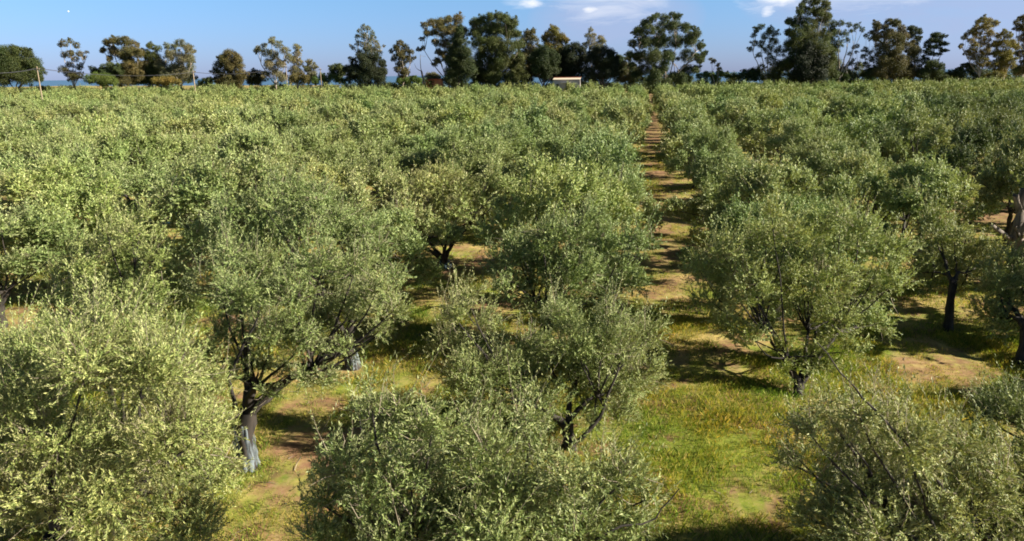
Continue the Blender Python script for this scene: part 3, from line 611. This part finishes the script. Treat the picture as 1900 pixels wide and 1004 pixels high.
pine('wide rounded dark pine at the far left edge', 20, 226, [(10, 105, 24), (40, 103, 20), (62, 118, 16), (22, 128, 28), (68, 132, 14), (-20, 110, 34), (45, 138, 22), (0, 140, 28), (72, 144, 9), (28, 92, 9), (52, 97, 9)], dens=640)
euc('thin open eucalyptus with separate tufts beside the far left pine', 133, 236, [(118, 80, 8), (130, 76, 6), (143, 84, 7), (112, 84, 5), (120, 101, 8), (132, 97, 6), (148, 100, 7), (160, 97, 4), (158, 107, 5), (140, 110, 7), (116, 128, 8), (130, 120, 8), (146, 124, 8), (135, 140, 12), (124, 134, 8), (148, 140, 8)], M_eucb, back=.15, dens=480, trunk=.22)
bush('bright green round shrub under the left eucalypts', 185, 222, [(165, 148, 10), (180, 144, 13), (200, 146, 12), (210, 150, 9), (190, 150, 12)])
bush('small dark shrub left of the brown eucalyptus group', 178, 232, [(172, 128, 7), (180, 134, 9), (190, 130, 7)], M_dark)
bush('low dark tree at the foot of the brown eucalyptus', 205, 230, [(192, 124, 7), (205, 122, 8), (218, 126, 9), (200, 135, 12), (215, 140, 14), (226, 132, 8)], M_euc)
euc('tall brown-topped eucalyptus leaning left, left group', 238, 234, [(198, 78, 8), (208, 74, 7), (192, 92, 6), (222, 76, 11), (232, 73, 8), (245, 83, 12), (212, 94, 11), (234, 100, 17), (205, 108, 6), (256, 98, 12), (240, 122, 18), (230, 143, 20), (255, 135, 14), (262, 120, 12)], M_eucb)
euc('narrow green eucalyptus in the middle of the left group', 280, 237, [(278, 84, 7), (292, 90, 8), (270, 98, 9), (286, 108, 14), (272, 125, 14), (288, 138, 18), (270, 148, 12)])
euc('spreading grey-green eucalyptus at the right of the left group', 335, 235, [(333, 80, 10), (322, 88, 8), (310, 84, 6), (348, 88, 10), (360, 95, 5), (315, 100, 11), (332, 108, 15), (350, 108, 12), (355, 125, 10), (330, 132, 20), (310, 138, 16), (350, 142, 13), (300, 118, 12)], M_eucl, dens=480)
bush('olive-brown low shrub before the left eucalyptus group', 305, 221, [(290, 150, 9), (302, 148, 8), (316, 150, 10), (330, 153, 8)], M_eucy)
euc('rounded solitary brown eucalyptus near the second pole', 425, 233, [(425, 100, 11), (413, 108, 10), (438, 108, 11), (405, 120, 10), (427, 120, 16), (446, 122, 9), (400, 133, 9), (420, 138, 18), (446, 138, 12), (425, 152, 18), (440, 150, 13), (405, 147, 9)], M_eucb, trunk=.35)
bush('low scrubby tree left of the rounded eucalyptus', 382, 231, [(372, 153, 5), (381, 150, 7), (390, 148, 7), (387, 155, 7)], M_euc)
bush('dark low tree right of the rounded eucalyptus', 474, 238, [(463, 145, 8), (472, 136, 9), (484, 138, 9), (478, 148, 12), (466, 152, 9)], M_dark)
euc('flat-topped open eucalyptus with pale trunks, left of centre', 512, 236, [(480, 90, 7), (474, 95, 5), (490, 84, 6), (504, 74, 7), (515, 83, 9), (494, 98, 10), (508, 102, 12), (528, 94, 10), (535, 106, 9), (498, 118, 11), (520, 118, 10), (508, 135, 14), (492, 140, 10), (524, 142, 10)], M_eucl, back=.25, dens=480)
euc('slim pale eucalyptus joined to the flat-topped one', 552, 238, [(549, 87, 7), (553, 99, 8), (545, 110, 9), (556, 116, 8), (549, 130, 12), (545, 145, 12)], M_eucl, dens=480)
euc('short greyish eucalyptus right of the slim pale one', 577, 238, [(574, 114, 6), (582, 124, 7), (571, 127, 8), (580, 137, 9), (570, 146, 9)], M_eucl)
bush('brown leaved shrub under the slim eucalyptus', 556, 224, [(545, 143, 8), (558, 140, 8), (568, 145, 8), (556, 150, 10)], M_eucb)
bush('bright green bushes left of the black round pine', 604, 228, [(585, 148, 8), (598, 142, 8), (612, 143, 8), (624, 147, 8), (605, 150, 9), (636, 149, 6)])
bush('grey-green rounded tree touching the black pine', 622, 236, [(616, 127, 8), (628, 124, 8), (634, 132, 9), (618, 137, 9), (628, 143, 10)], M_euc)
pine('squat nearly black pine with a domed crown', 680, 226, [(680, 101, 9), (668, 106, 8), (696, 105, 9), (655, 114, 9), (708, 116, 9), (680, 115, 16), (645, 127, 9), (660, 130, 15), (690, 130, 18), (708, 132, 11), (650, 142, 12), (675, 143, 18), (703, 144, 14)], M_dark)
euc('slender pale eucalyptus rising behind the black pine', 684, 242, [(674, 50, 6), (683, 53, 6), (667, 57, 5), (690, 62, 6), (663, 68, 6), (676, 66, 8), (688, 72, 9), (696, 78, 7), (666, 80, 7), (680, 84, 9), (700, 88, 7), (656, 89, 5), (650, 85, 3), (690, 92, 8), (703, 98, 7), (712, 85, 3), (670, 98, 9), (690, 110, 9)], M_eucl, back=.15, dens=420)
euc('brownish drooping eucalyptus right of the black pine', 746, 236, [(742, 80, 7), (735, 88, 7), (752, 88, 8), (726, 95, 5), (762, 97, 7), (745, 100, 11), (732, 108, 7), (758, 110, 9), (768, 107, 4), (745, 118, 10), (738, 128, 8), (752, 132, 9), (746, 145, 9)], M_eucb, back=.25)
bush('low green shrubs right of the drooping eucalyptus', 765, 226, [(755, 149, 7), (768, 147, 7), (778, 149, 6), (742, 150, 6)])
bush('pale shrub behind the red-roofed shed', 802, 250, [(795, 140, 7), (805, 139, 7), (812, 143, 6), (800, 145, 8)], M_eucl)
euc('tall brown eucalyptus reaching left over the shed', 838, 240, [(788, 48, 8), (800, 42, 9), (815, 42, 11), (830, 38, 11), (850, 36, 11), (792, 62, 8), (806, 60, 10), (822, 58, 13), (838, 58, 14), (783, 72, 5), (777, 92, 5), (785, 88, 4), (808, 78, 8), (820, 80, 11), (838, 82, 14), (814, 95, 7), (811, 112, 7), (806, 120, 5), (826, 102, 11), (855, 60, 13), (842, 108, 14), (850, 130, 16)], M_eucb, back=.3)
pine('conical green pine in front of the tall central eucalypts', 850, 228, [(853, 52, 6), (852, 62, 8), (848, 74, 10), (858, 80, 10), (845, 92, 13), (862, 98, 13), (840, 112, 14), (862, 118, 16), (836, 132, 13), (855, 138, 18), (872, 130, 13), (835, 145, 11)], dens=700)
euc('massive dark green eucalyptus, the broadest of the central group', 915, 238, [(880, 42, 10), (895, 36, 9), (908, 30, 9), (925, 30, 10), (938, 34, 9), (950, 42, 11), (885, 60, 14), (905, 52, 14), (925, 52, 16), (945, 60, 14), (958, 62, 8), (962, 82, 11), (890, 85, 17), (915, 80, 20), (942, 88, 18), (965, 104, 12), (900, 110, 22), (930, 112, 22), (958, 122, 15), (885, 135, 20), (915, 140, 22), (950, 142, 18), (970, 140, 12)], trunk=.5)
bush('dark undergrowth trees filling the gap beneath the central eucalypts', 985, 246, [(870, 120, 16), (890, 140, 16), (960, 118, 16), (975, 135, 18), (985, 105, 14), (1000, 128, 18), (1020, 118, 16), (1030, 140, 18), (1045, 100, 14), (1050, 130, 18)], M_dark, back=1)
bush('dark undergrowth trees right of the wide black pine', 1155, 246, [(1130, 120, 16), (1148, 112, 12), (1150, 132, 18), (1168, 124, 12), (1175, 140, 16)], M_euc, back=1)
bush('dark undergrowth trees beneath the right-hand tall eucalypts', 1610, 246, [(1440, 132, 16), (1460, 120, 14), (1545, 118, 16), (1560, 138, 16), (1575, 140, 10), (1612, 138, 12), (1640, 130, 16), (1720, 134, 14), (1735, 142, 12)], M_euc, back=1)
bush('dark undergrowth trees beneath the left-hand brown eucalypts', 290, 244, [(210, 138, 12), (235, 135, 14), (265, 130, 14), (290, 128, 14), (320, 135, 16), (345, 138, 14), (250, 148, 12), (305, 148, 14)], M_euc, back=1)
euc('lower brown-tipped eucalyptus between central group and umbrella pine', 984, 240, [(980, 62, 8), (990, 57, 5), (973, 72, 8), (990, 74, 9), (980, 88, 12), (995, 95, 10), (975, 108, 12), (985, 125, 13)], M_eucb)
euc('dry ochre eucalyptus top standing behind the umbrella pine', 1030, 244, [(1024, 53, 7), (1032, 57, 7), (1016, 63, 7), (1010, 70, 6), (1028, 70, 11), (1042, 68, 8), (1050, 74, 6), (1018, 82, 10), (1036, 84, 12), (1030, 102, 14), (1040, 115, 14)], M_eucy)
pine('umbrella shaped pine on a bare stem left of the farmhouse', 1009, 229, [(1010, 92, 10), (998, 98, 9), (1022, 98, 10), (990, 110, 8), (1008, 112, 15), (1028, 112, 11), (998, 126, 12), (1015, 130, 13), (1028, 128, 9), (1010, 140, 6)])
pine('black pine directly behind the farmhouse', 1062, 238, [(1054, 89, 9), (1068, 86, 9), (1080, 92, 9), (1045, 101, 9), (1062, 104, 15), (1082, 106, 11), (1045, 118, 11), (1062, 124, 16), (1080, 124, 13), (1052, 138, 12), (1072, 140, 14)], M_dark)
euc('feathery light green tree top above the dark pines', 1104, 243, [(1096, 56, 5), (1090, 66, 6), (1101, 66, 6), (1114, 72, 7), (1120, 78, 5), (1097, 78, 9), (1110, 86, 9), (1088, 82, 5), (1105, 100, 12)], M_eucl, back=.1, dens=420)
pine('wide black pine right of the farmhouse', 1122, 232, [(1105, 93, 9), (1120, 92, 9), (1133, 98, 9), (1143, 108, 7), (1100, 108, 12), (1120, 110, 17), (1138, 120, 11), (1105, 128, 15), (1126, 132, 17), (1142, 136, 9), (1095, 140, 12), (1112, 147, 13)], M_dark)
bush('sparse pale young trees between dark pine and great eucalyptus', 1166, 242, [(1158, 118, 6), (1165, 108, 5), (1172, 122, 7), (1160, 135, 8), (1172, 142, 9), (1155, 146, 8), (1182, 130, 6)], M_eucl)
euc('great round eucalyptus with white inner limbs, centre right', 1243, 232, [(1195, 42, 8), (1205, 36, 7), (1218, 30, 8), (1232, 33, 9), (1247, 27, 7), (1257, 30, 8), (1184, 58, 11), (1205, 54, 14), (1228, 52, 15), (1250, 48, 14), (1272, 50, 10), (1286, 52, 6), (1293, 62, 9), (1174, 80, 10), (1195, 78, 16), (1222, 76, 18), (1252, 76, 18), (1280, 74, 15), (1300, 84, 9), (1168, 100, 8), (1308, 98, 6), (1185, 104, 14), (1212, 104, 18), (1240, 102, 14), (1275, 104, 17), (1298, 108, 10), (1172, 120, 8), (1195, 130, 16), (1222, 134, 16), (1275, 132, 15), (1250, 142, 12), (1292, 128, 9), (1215, 148, 14), (1180, 142, 12), (1232, 124, 13), (1262, 146, 14), (1240, 150, 12)], trunk=.3)
euc('small leaning bare-stemmed eucalyptus with one dark tuft', 1331, 236, [(1319, 110, 4), (1326, 113, 4), (1322, 116, 3), (1332, 120, 4), (1334, 128, 5)], M_eucl, back=0, trunk=.2)
bush('green hedge trees right of the great eucalyptus', 1325, 240, [(1298, 142, 8), (1310, 138, 8), (1320, 140, 8), (1335, 136, 8), (1348, 139, 7), (1362, 141, 6), (1328, 146, 10)])
bush('dark hedge trees left of the tall right-hand eucalypts', 1393, 236, [(1372, 142, 6), (1382, 134, 7), (1394, 133, 8), (1404, 134, 7), (1388, 142, 9), (1400, 142, 9)], M_pine)
euc('open grey eucalyptus left of the tallest one', 1425, 234, [(1412, 50, 7), (1403, 55, 6), (1430, 56, 8), (1440, 62, 7), (1398, 66, 6), (1420, 68, 9), (1400, 80, 7), (1392, 92, 6), (1412, 82, 9), (1435, 78, 11), (1425, 94, 11), (1445, 96, 11), (1408, 102, 6), (1430, 112, 11), (1445, 120, 12), (1412, 126, 9), (1420, 142, 11), (1440, 140, 12)], M_euc, back=.15, dens=480)
euc('tallest eucalyptus of all, its top reaching the upper frame edge', 1500, 232, [(1488, 8, 7), (1496, 1, 6), (1507, 4, 8), (1518, 2, 7), (1532, 6, 8), (1536, 16, 6), (1485, 20, 8), (1500, 20, 11), (1518, 20, 13), (1534, 28, 8), (1464, 38, 7), (1472, 44, 6), (1482, 38, 11), (1502, 42, 14), (1524, 42, 14), (1462, 60, 8), (1480, 62, 15), (1502, 66, 18), (1530, 66, 15), (1545, 60, 7), (1468, 84, 14), (1492, 92, 20), (1522, 92, 20), (1545, 92, 11), (1472, 114, 18), (1500, 120, 22), (1530, 120, 18), (1480, 140, 18), (1510, 142, 20), (1545, 136, 12)], trunk=.5)
pine('dark conifer at the foot of the tallest eucalyptus', 1505, 226, [(1500, 82, 7), (1496, 95, 12), (1512, 100, 12), (1488, 115, 15), (1508, 120, 16), (1528, 112, 12), (1498, 138, 17), (1522, 138, 15), (1480, 140, 12)], M_dark)
euc('open eucalyptus with a pinkish forked trunk', 1557, 233, [(1546, 45, 8), (1560, 42, 7), (1575, 46, 6), (1590, 48, 7), (1600, 56, 5), (1580, 57, 5), (1552, 60, 9), (1566, 64, 8), (1540, 76, 10), (1556, 80, 9), (1572, 74, 5), (1548, 95, 8), (1565, 128, 8), (1545, 140, 9), (1570, 140, 8)], back=.1, dens=480, trunk=.38)
euc('spindly see-through eucalyptus in the bright gap', 1588, 240, [(1590, 86, 5), (1584, 88, 4), (1577, 100, 5), (1590, 97, 4), (1600, 95, 3), (1583, 112, 4), (1578, 118, 6), (1592, 118, 5), (1590, 128, 5), (1576, 134, 7), (1588, 142, 7)], back=0, dens=420, trunk=.2, m=M_euc)
euc('thin dark eucalyptus left of the broad right-hand one', 1610, 238, [(1607, 66, 5), (1614, 72, 4), (1606, 92, 6), (1614, 98, 6), (1602, 105, 6), (1616, 110, 8), (1606, 120, 7), (1614, 130, 9), (1602, 140, 8)], back=0, dens=480, trunk=.2)
euc('broad dark eucalyptus right of the bright gap', 1662, 234, [(1625, 44, 6), (1628, 52, 6), (1618, 60, 6), (1650, 42, 8), (1663, 42, 8), (1640, 50, 6), (1673, 52, 7), (1628, 68, 10), (1648, 64, 12), (1670, 68, 14), (1635, 88, 14), (1658, 90, 16), (1682, 88, 13), (1698, 96, 12), (1640, 112, 16), (1665, 116, 18), (1692, 116, 15), (1632, 134, 13), (1655, 138, 16), (1682, 138, 15), (1702, 134, 10)], M_eucb, trunk=.4)
pine('flat-topped pine head above the broad eucalyptus', 1694, 240, [(1692, 51, 8, 4), (1704, 55, 7, 4), (1698, 60, 11, 6), (1690, 66, 7), (1703, 70, 6), (1697, 80, 7), (1697, 95, 8)], back=.4)
pine('wind-shaped pine with layered branches pointing right', 1714, 236, [(1738, 64, 11, 5), (1750, 68, 7, 3), (1732, 74, 11, 5), (1750, 82, 12, 4), (1734, 88, 12, 5), (1752, 94, 9, 3), (1722, 82, 8), (1738, 101, 10, 4), (1722, 98, 9), (1716, 112, 9)], back=.4)
bush('dark rounded shrub tree below the layered pine', 1732, 230, [(1724, 118, 8), (1734, 116, 8), (1744, 122, 8), (1726, 130, 12), (1742, 134, 11), (1715, 138, 12), (1750, 140, 8)], M_euc)
bush('row of dark bushes left of the golden eucalyptus', 1790, 236, [(1765, 136, 8), (1778, 130, 7), (1788, 122, 6), (1796, 119, 5), (1802, 126, 9), (1785, 136, 11), (1770, 143, 9), (1812, 134, 12), (1756, 141, 8), (1820, 142, 12)], M_pine)
euc('golden topped airy eucalyptus near the right edge', 1822, 232, [(1824, 37, 8), (1815, 41, 6), (1834, 38, 7), (1845, 44, 8), (1812, 52, 8), (1830, 50, 10), (1803, 58, 6), (1795, 64, 6), (1788, 70, 5), (1784, 84, 4), (1815, 66, 10), (1838, 62, 9), (1802, 76, 7), (1826, 78, 10), (1808, 88, 10), (1796, 98, 7), (1806, 104, 10), (1828, 96, 12), (1820, 114, 13), (1838, 120, 10)], M_eucy, back=.2)
euc('lower ochre eucalyptus right of the golden topped one', 1864, 230, [(1862, 60, 7), (1853, 68, 7), (1870, 68, 8), (1848, 80, 8), (1862, 82, 11), (1878, 80, 9), (1888, 88, 6), (1850, 98, 10), (1868, 100, 12), (1858, 115, 12), (1874, 118, 12), (1856, 132, 12)], M_eucy)
euc('tall eucalyptus cut off by the right edge', 1898, 236, [(1886, 42, 6), (1895, 35, 7), (1906, 32, 9), (1890, 52, 8), (1902, 50, 11), (1915, 55, 14), (1898, 70, 11), (1912, 85, 16), (1895, 100, 11), (1910, 118, 16), (1892, 130, 12), (1925, 100, 18)], M_eucb, back=.3)
bush('rusty brown shrub below the golden eucalyptus', 1848, 224, [(1836, 140, 6), (1848, 137, 7), (1858, 139, 7), (1846, 143, 7), (1828, 143, 5)], M_eucy)
# dark trees standing inside the grove
far_tree('cypress_tree', 'small black-green conifer standing alone among the far olives', 'conifer', 937, 125, [(938, 178, 6), (932, 184, 7), (944, 187, 6), (936, 193, 9), (930, 200, 8), (943, 202, 8)], M_dark, B_pine, dens=600, ll=.25, lw=.12)
far_tree('wild_tree', 'dark green bushy tree rising among the olives left of centre', 'tree', 662, 88, [(640, 205, 16), (660, 200, 14), (680, 198, 13), (650, 222, 18), (672, 222, 18), (700, 215, 14), (636, 228, 14), (665, 240, 18)], M_bush, B_pine, dens=700, ll=.22, lw=.09)

# scrub filling the gaps under the tree line
rng = np.random.default_rng(77); sl = []
for k in range(800):
    px = rng.uniform(-120, 2020); d = rng.uniform(234, 268); p = at(px, 150, d); r = rng.uniform(1.2, 2.6)
    z = float(terrain(p[0], p[1])); hz = np.interp(px, [0, 600, 750, 1300, 2000], [4.2, 4.6, 6, 7.6, 8.2]) * (.55 + .6 * vnoise(np.array([px * .03]), np.array([3.3]), 1, 9)[0])
    sl.append((p[0], p[1], z + rng.uniform(.3, 1.15) * hz, r, .9))
V = clump_leaves(sl, 150, .40, .2, rng)
tag(link('scrub', mesh('scrub', V, np.arange(len(V)).reshape(-1, 4), M_euc)), 'dark low scrub under the tree line along the end of the grove', 'scrub', kind='stuff')
# more distant low woodland sloping to the sea
sl = []
for k in range(700):
    px = rng.uniform(-300, 2200); d = rng.uniform(290, 560); p = at(px, 150, d); r = rng.uniform(2.0, 4)
    sl.append((p[0], p[1], float(terrain(p[0], p[1])) + rng.uniform(.2, 2.6), r, .8))
V = clump_leaves(sl, 40, .9, .5, rng)
tag(link('woodland', mesh('woodland', V, np.arange(len(V)).reshape(-1, 4), M_euc)), 'distant low woodland between the grove and the sea', 'woodland', kind='stuff')

# ------------------------------------------------------------------ buildings
M_wall = plain('house_wall', (.40, .37, .36), .9, .08, 1.0); M_tile = plain('roof_tile', (.42, .12, .06), .8, .3, 2.5)
M_crm = plain('cream_trim', (.50, .43, .32), .8, .06, 2); M_drk = plain('dark_opening', (.03, .028, .025), .4, .2)
M_red = plain('red_roof', (.50, .12, .05), .8, .25, 2); M_org = plain('orange_wall', (.55, .24, .12), .9, .15, 1)
def part(name, boxes, m, parent, rotz=None):
    V, Q = [], []
    for lo, hi in boxes: box(V, Q, lo, hi)
    return link(name, mesh(name, V, Q, m), parent)
def face_cam(o, extra=0): o.rotation_euler = (0, 0, YAW * 1.0 + extra)
dH = 224.0; pm = dH / F; hp = at(1051, 150, dH); hz = float(terrain(hp[0], hp[1])); top = at(1051, 145.0, dH)[2] - hz
hs = thing('farmhouse', 'small pale farmhouse with red tiled roof edge among dark pines', 'house', (hp[0], hp[1], hz)); face_cam(hs, radians(-9))
Wd = 3.75; eave = top - .5
part('wall', [((-Wd, 0, 0), (Wd, 6, eave))], M_wall, hs)
V = [(-Wd - .25, -.45, eave - .02), (Wd + .25, -.45, eave - .02), (Wd + .25, 3.6, top), (-Wd - .25, 3.6, top), (-Wd - .25, -.45, eave + .12), (Wd + .25, -.45, eave + .12), (Wd + .25, 3.6, top + .14), (-Wd - .25, 3.6, top + .14)]
Q = [(0, 3, 2, 1), (4, 5, 6, 7), (0, 1, 5, 4), (1, 2, 6, 5), (2, 3, 7, 6), (3, 0, 4, 7)]
rf = link('roof', mesh('roof', V, Q, M_crm), hs)
part('ridge_tiles', [((-Wd - .3, 3.2, top + .10), (Wd + .3, 3.9, top + .30))], M_tile, rf)
part('corner_pillar', [((Wd - .02, -.4, 0), (Wd + .3, -.1, eave - .03))], M_crm, hs)
pr = part('porch_roof', [((-1.7, -1.6, eave - 1.0), (.95, -.003, eave - .72))], M_crm, hs)
part('porch_pillar', [((1.0, -1.6, 0), (1.28, -1.3, eave - .5))], M_crm, hs)
part('door', [((-.2, -.06, 0), (.75, -.004, eave - 1.15))], M_drk, hs)
wn = part('window', [((1.5, -.05, eave - 1.7), (2.5, -.004, eave - 1.05))], M_drk, hs)
part('sill', [((1.4, -.14, eave - 1.8), (2.6, -.004, eave - 1.71))], M_crm, wn)
part('window', [((-3.0, -.05, eave - 1.8), (-2.3, -.004, eave - 1.15))], M_drk, hs)
dH = 238.0; hp = at(805, 150, dH); hz = float(terrain(hp[0], hp[1])); top = at(805, 146.3, dH)[2] - hz
sh = thing('shed', 'low shed with a bright red roof and orange walls left of the tall central trees', 'shed', (hp[0], hp[1], hz)); face_cam(sh)
part('wall', [((-2.6, 0, 0), (2.6, 4, top - .35))], M_org, sh)
part('roof', [((-2.9, -.4, top - .34), (2.9, 4.3, top - .05))], M_red, sh)
part('opening', [((-1.5, -.05, top - 1.6), (-.8, -.004, top - .7))], M_drk, sh)
# ------------------------------------------------------------------ poles and wires
def pole(px, ytop, d, label, r=.13):
    p = at(px, ytop, d); z = float(terrain(p[0], p[1])); h = p[2] - z
    t = thing('utility_pole', label, 'utility pole', (p[0], p[1], z), 'wooden utility poles')
    T = Tubes(); T.add([(0, 0, -.3), (0, 0, h * .5), (0, 0, h)], [r * 1.15, r, r * .8], 8); v, q = T.get()
    link('shaft', mesh('shaft', v, q, B_pole, smooth_=True), t)
    part('crossarm', [((-.45, -.05, h - .55), (.45, .05, h - .45))], B_pole, t)
    V, Q = [], []
    for sx in (-.4, .4): box(V, Q, (sx - .04, -.04, h - .445), (sx + .04, .04, h - .30))
    link('insulators', mesh('insulators', V, Q, plain('ceramic', (.3, .2, .15), .3)), t)
    return np.array([p[0], p[1], z + h - .4])
pp = [pole(68, 123, 142, 'tall thin wooden pole in front of the far left pine', .11),
      pole(358, 131, 200, 'thin wooden pole beside the grey-green eucalyptus', .15),
      pole(530, 121, 216, 'thin pole in front of the flat-topped eucalyptus', .12),
      pole(594, 126, 224, 'thin pole by the bright green bushes', .11)]
lf = at(-160, 118, 110); pp.insert(0, lf)
T = Tubes()
for a, b in zip(pp[:-1], pp[1:]):
    for off in (-.4, .4):
        t_ = np.linspace(0, 1, 9)[:, None]; q = a * (1 - t_) + b * t_; q[:, 2] -= (4 * t_ * (1 - t_))[:, 0] * 1.1; q[:, 0] += off
        T.add(q, np.full(9, .03), 4)
v, q = T.get(); tag(link('power_line', mesh('power_line', v, q, plain('cable', (.05, .05, .055), .5))), 'two sagging dark wires strung along the wooden poles at left', 'power line')
# dead tree by the shed
d = 232; b = at(786, 152, d); gz = float(terrain(b[0], b[1])); loc = np.array([b[0], b[1], gz])
T = Tubes()
T.add(np.array([[0, 0, -.2], at(786, 152, d) - loc, at(784, 142, d) - loc, at(782, 132, d) - loc]), [.38, .34, .30, .22], 8)
T.add(np.array([at(782, 132, d), at(781, 128, d), at(780, 115, d), at(780, 101, d)]) - loc, [.14, .12, .09, .06], 6)
T.add(np.array([at(782, 132, d), at(777, 130, d), at(772, 126, d), at(769, 118, d)]) - loc, [.13, .1, .07, .04], 6)
T.add(np.array([at(780, 104, d), at(784, 104, d + 1), at(790, 105, d + 1)]) - loc, [.05, .04, .03], 5)
v, q = T.get(); dt = thing('dead_tree', 'bleached leafless dead tree beside the red-roofed shed', 'dead tree', loc); link('trunk', mesh('trunk', v, q, B_dead, smooth_=True), dt)
# sawn-off dead olive at the right edge
d = 27.0; b = at(1888, 520, d); loc = np.array([b[0], b[1], 0.]); T = Tubes(); rng = np.random.default_rng(5)
tr = np.array([[0, 0, -.1], *[at(px, py, d) - loc for px, py in ((1886, 480), (1886, 450), (1889, 420), (1892, 395), (1897, 370), (1900, 350))]])
pp_ = []
for a, b in zip(tr[:-1], tr[1:]): pp_ += [a, a * .5 + b * .5]
pp_.append(tr[-1]); pp_ = np.array(pp_) + rng.normal(size=(len(pp_), 3)) * .02
T.add(pp_, np.linspace(.26, .15, len(pp_)) * (1 + .12 * rng.normal(size=len(pp_))), 10)
T.add(np.array([at(1884, 448, d), at(1870, 440, d - .2), at(1856, 431, d - .3), at(1841, 419, d - .4)]) - loc, [.11, .09, .075, .07], 8)
T.add(np.array([at(1892, 447, d - .2), at(1889, 434, d - .3), at(1884, 420, d - .35)]) - loc, [.06, .05, .045], 7)
T.add(np.array([at(1893, 395, d), at(1886, 375, d - .1), at(1884, 362, d - .2)]) - loc, [.12, .10, .09], 8)
T.add(np.array([at(1897, 400, d), at(1908, 380, d - .1), at(1916, 362, d)]) - loc, [.12, .11, .09], 8)
v, q = T.get(); dt = thing('dead_olive', 'sawn-off grey dead olive trunk with cut stubs at the right edge', 'dead tree', loc)
link('trunk', mesh('trunk', v, q, B_dead, smooth_=True), dt)
def disc(p, nrm, r, parent, name='cut_face'):
    a = norm(np.cross(nrm, [0, 0, 1.])); c = np.cross(nrm, a); th = np.arange(8) * pi / 4
    vv = [p + nrm * .01 + (a * cos(t) + c * sin(t)) * r for t in th]
    link(name, mesh(name, vv, [tuple(range(8))], B_cut), parent)
e = at(1841, 419, d - .4) - loc; disc(e, norm(e - (at(1856, 431, d - .3) - loc)), .072, dt)
# ------------------------------------------------------------------ harvest nets round trunks
def net_mat(c):
    m, n, l = mat('net_mesh'); p = n.new('ShaderNodeBsdfPrincipled'); p.inputs[0].default_value = (*c, 1); p.inputs['Roughness'].default_value = .6
    tr = n.new('ShaderNodeBsdfTransparent'); s = n.new('ShaderNodeMixShader'); tcx = n.new('ShaderNodeTexCoord')
    nz = n.new('ShaderNodeTexNoise'); nz.inputs['Scale'].default_value = 7; nz.inputs['Detail'].default_value = 5; l.new(tcx.outputs['Object'], nz.inputs['Vector'])
    mpp = n.new('ShaderNodeMapping'); mpp.inputs[3].default_value = (1.6, 1.6, .3); l.new(tcx.outputs['Object'], mpp.inputs[0]); l.new(mpp.outputs[0], nz.inputs['Vector']); r = ramp(n, [(.42, (.08, .08, .08)), (.62, (.9, .9, .9))]); l.new(nz.outputs[0], r.inputs[0])
    l.new(r.outputs[0], s.inputs[0]); l.new(tr.outputs[0], s.inputs[1]); l.new(p.outputs[0], s.inputs[2])
    o = n.new('ShaderNodeOutputMaterial'); l.new(s.outputs[0], o.inputs[0]); return m
def net(x, y, h, r, col, label, lean=(0, 0)):
    rng = np.random.default_rng(int(abs(x) * 100)); k, m = 60, 16
    V = []
    for i in range(m):
        z = h * i / (m - 1); rr = r * (1.15 - .45 * (i / (m - 1)) ** .8) * (1 + .05 * sin(i * 1.9))
        for j in range(k):
            a = j * 2 * pi / k; q = rr * (1 + .07 * sin(a * 9 + i * .12) + .05 * sin(a * 15 - i * .1))
            V.append((q * cos(a) + lean[0] * z, q * sin(a) + lean[1] * z, z + .05 * sin(a * 5)))
    Q = [(i * k + j, i * k + (j + 1) % k, (i + 1) * k + (j + 1) % k, (i + 1) * k + j) for i in range(m - 1) for j in range(k)]
    o = link('harvest_net', mesh('harvest_net', V, Q, net_mat(col), smooth_=True), loc=(x, y, float(terrain(x, y))))
    tag(o, label, 'harvest net', 'harvest nets bundled round olive trunks')
net(-8.2, 13.0, 1.25, .25, (.15, .18, .195), 'pale grey-blue net bundled round the trunk at the lower left', (-.02, .05))
net(-26.05, 28.1, 1.3, .3, (.05, .22, .42), 'bright blue net wrapped round a trunk near the left edge')
net(-26.8, 37.4, 1.2, .3, (.05, .2, .26), 'small teal net behind the pointed silvery olive tree')
net(-8.03, 18.6, .5, .2, (.15, .18, .18), 'whitish net round the shaded trunk behind the left-centre tree')
net(-8.39, 29.9, .4, .26, (.1, .17, .2), 'dull bluish net at the foot of the bare black trunk')

# ------------------------------------------------------------------ moon
mp_ = at(126.5, 21.5, 5000); bm = []
nu, nv = 24, 12; V = [(0, 0, 1)]; R_ = 4.8
V = [(R_ * sin(pi * i / nv) * cos(2 * pi * j / nu), R_ * sin(pi * i / nv) * sin(2 * pi * j / nu), R_ * cos(pi * i / nv)) for i in range(nv + 1) for j in range(nu)]
Q = [(i * nu + j, i * nu + (j + 1) % nu, (i + 1) * nu + (j + 1) % nu, (i + 1) * nu + j) for i in range(nv) for j in range(nu)]
o = link('moon', mesh('moon', V, Q, plain('moon_rock', (.8, .8, .78), 1, .05, .1), smooth_=True), loc=mp_)
tag(o, 'tiny white daytime moon high in the sky at upper left', 'moon')
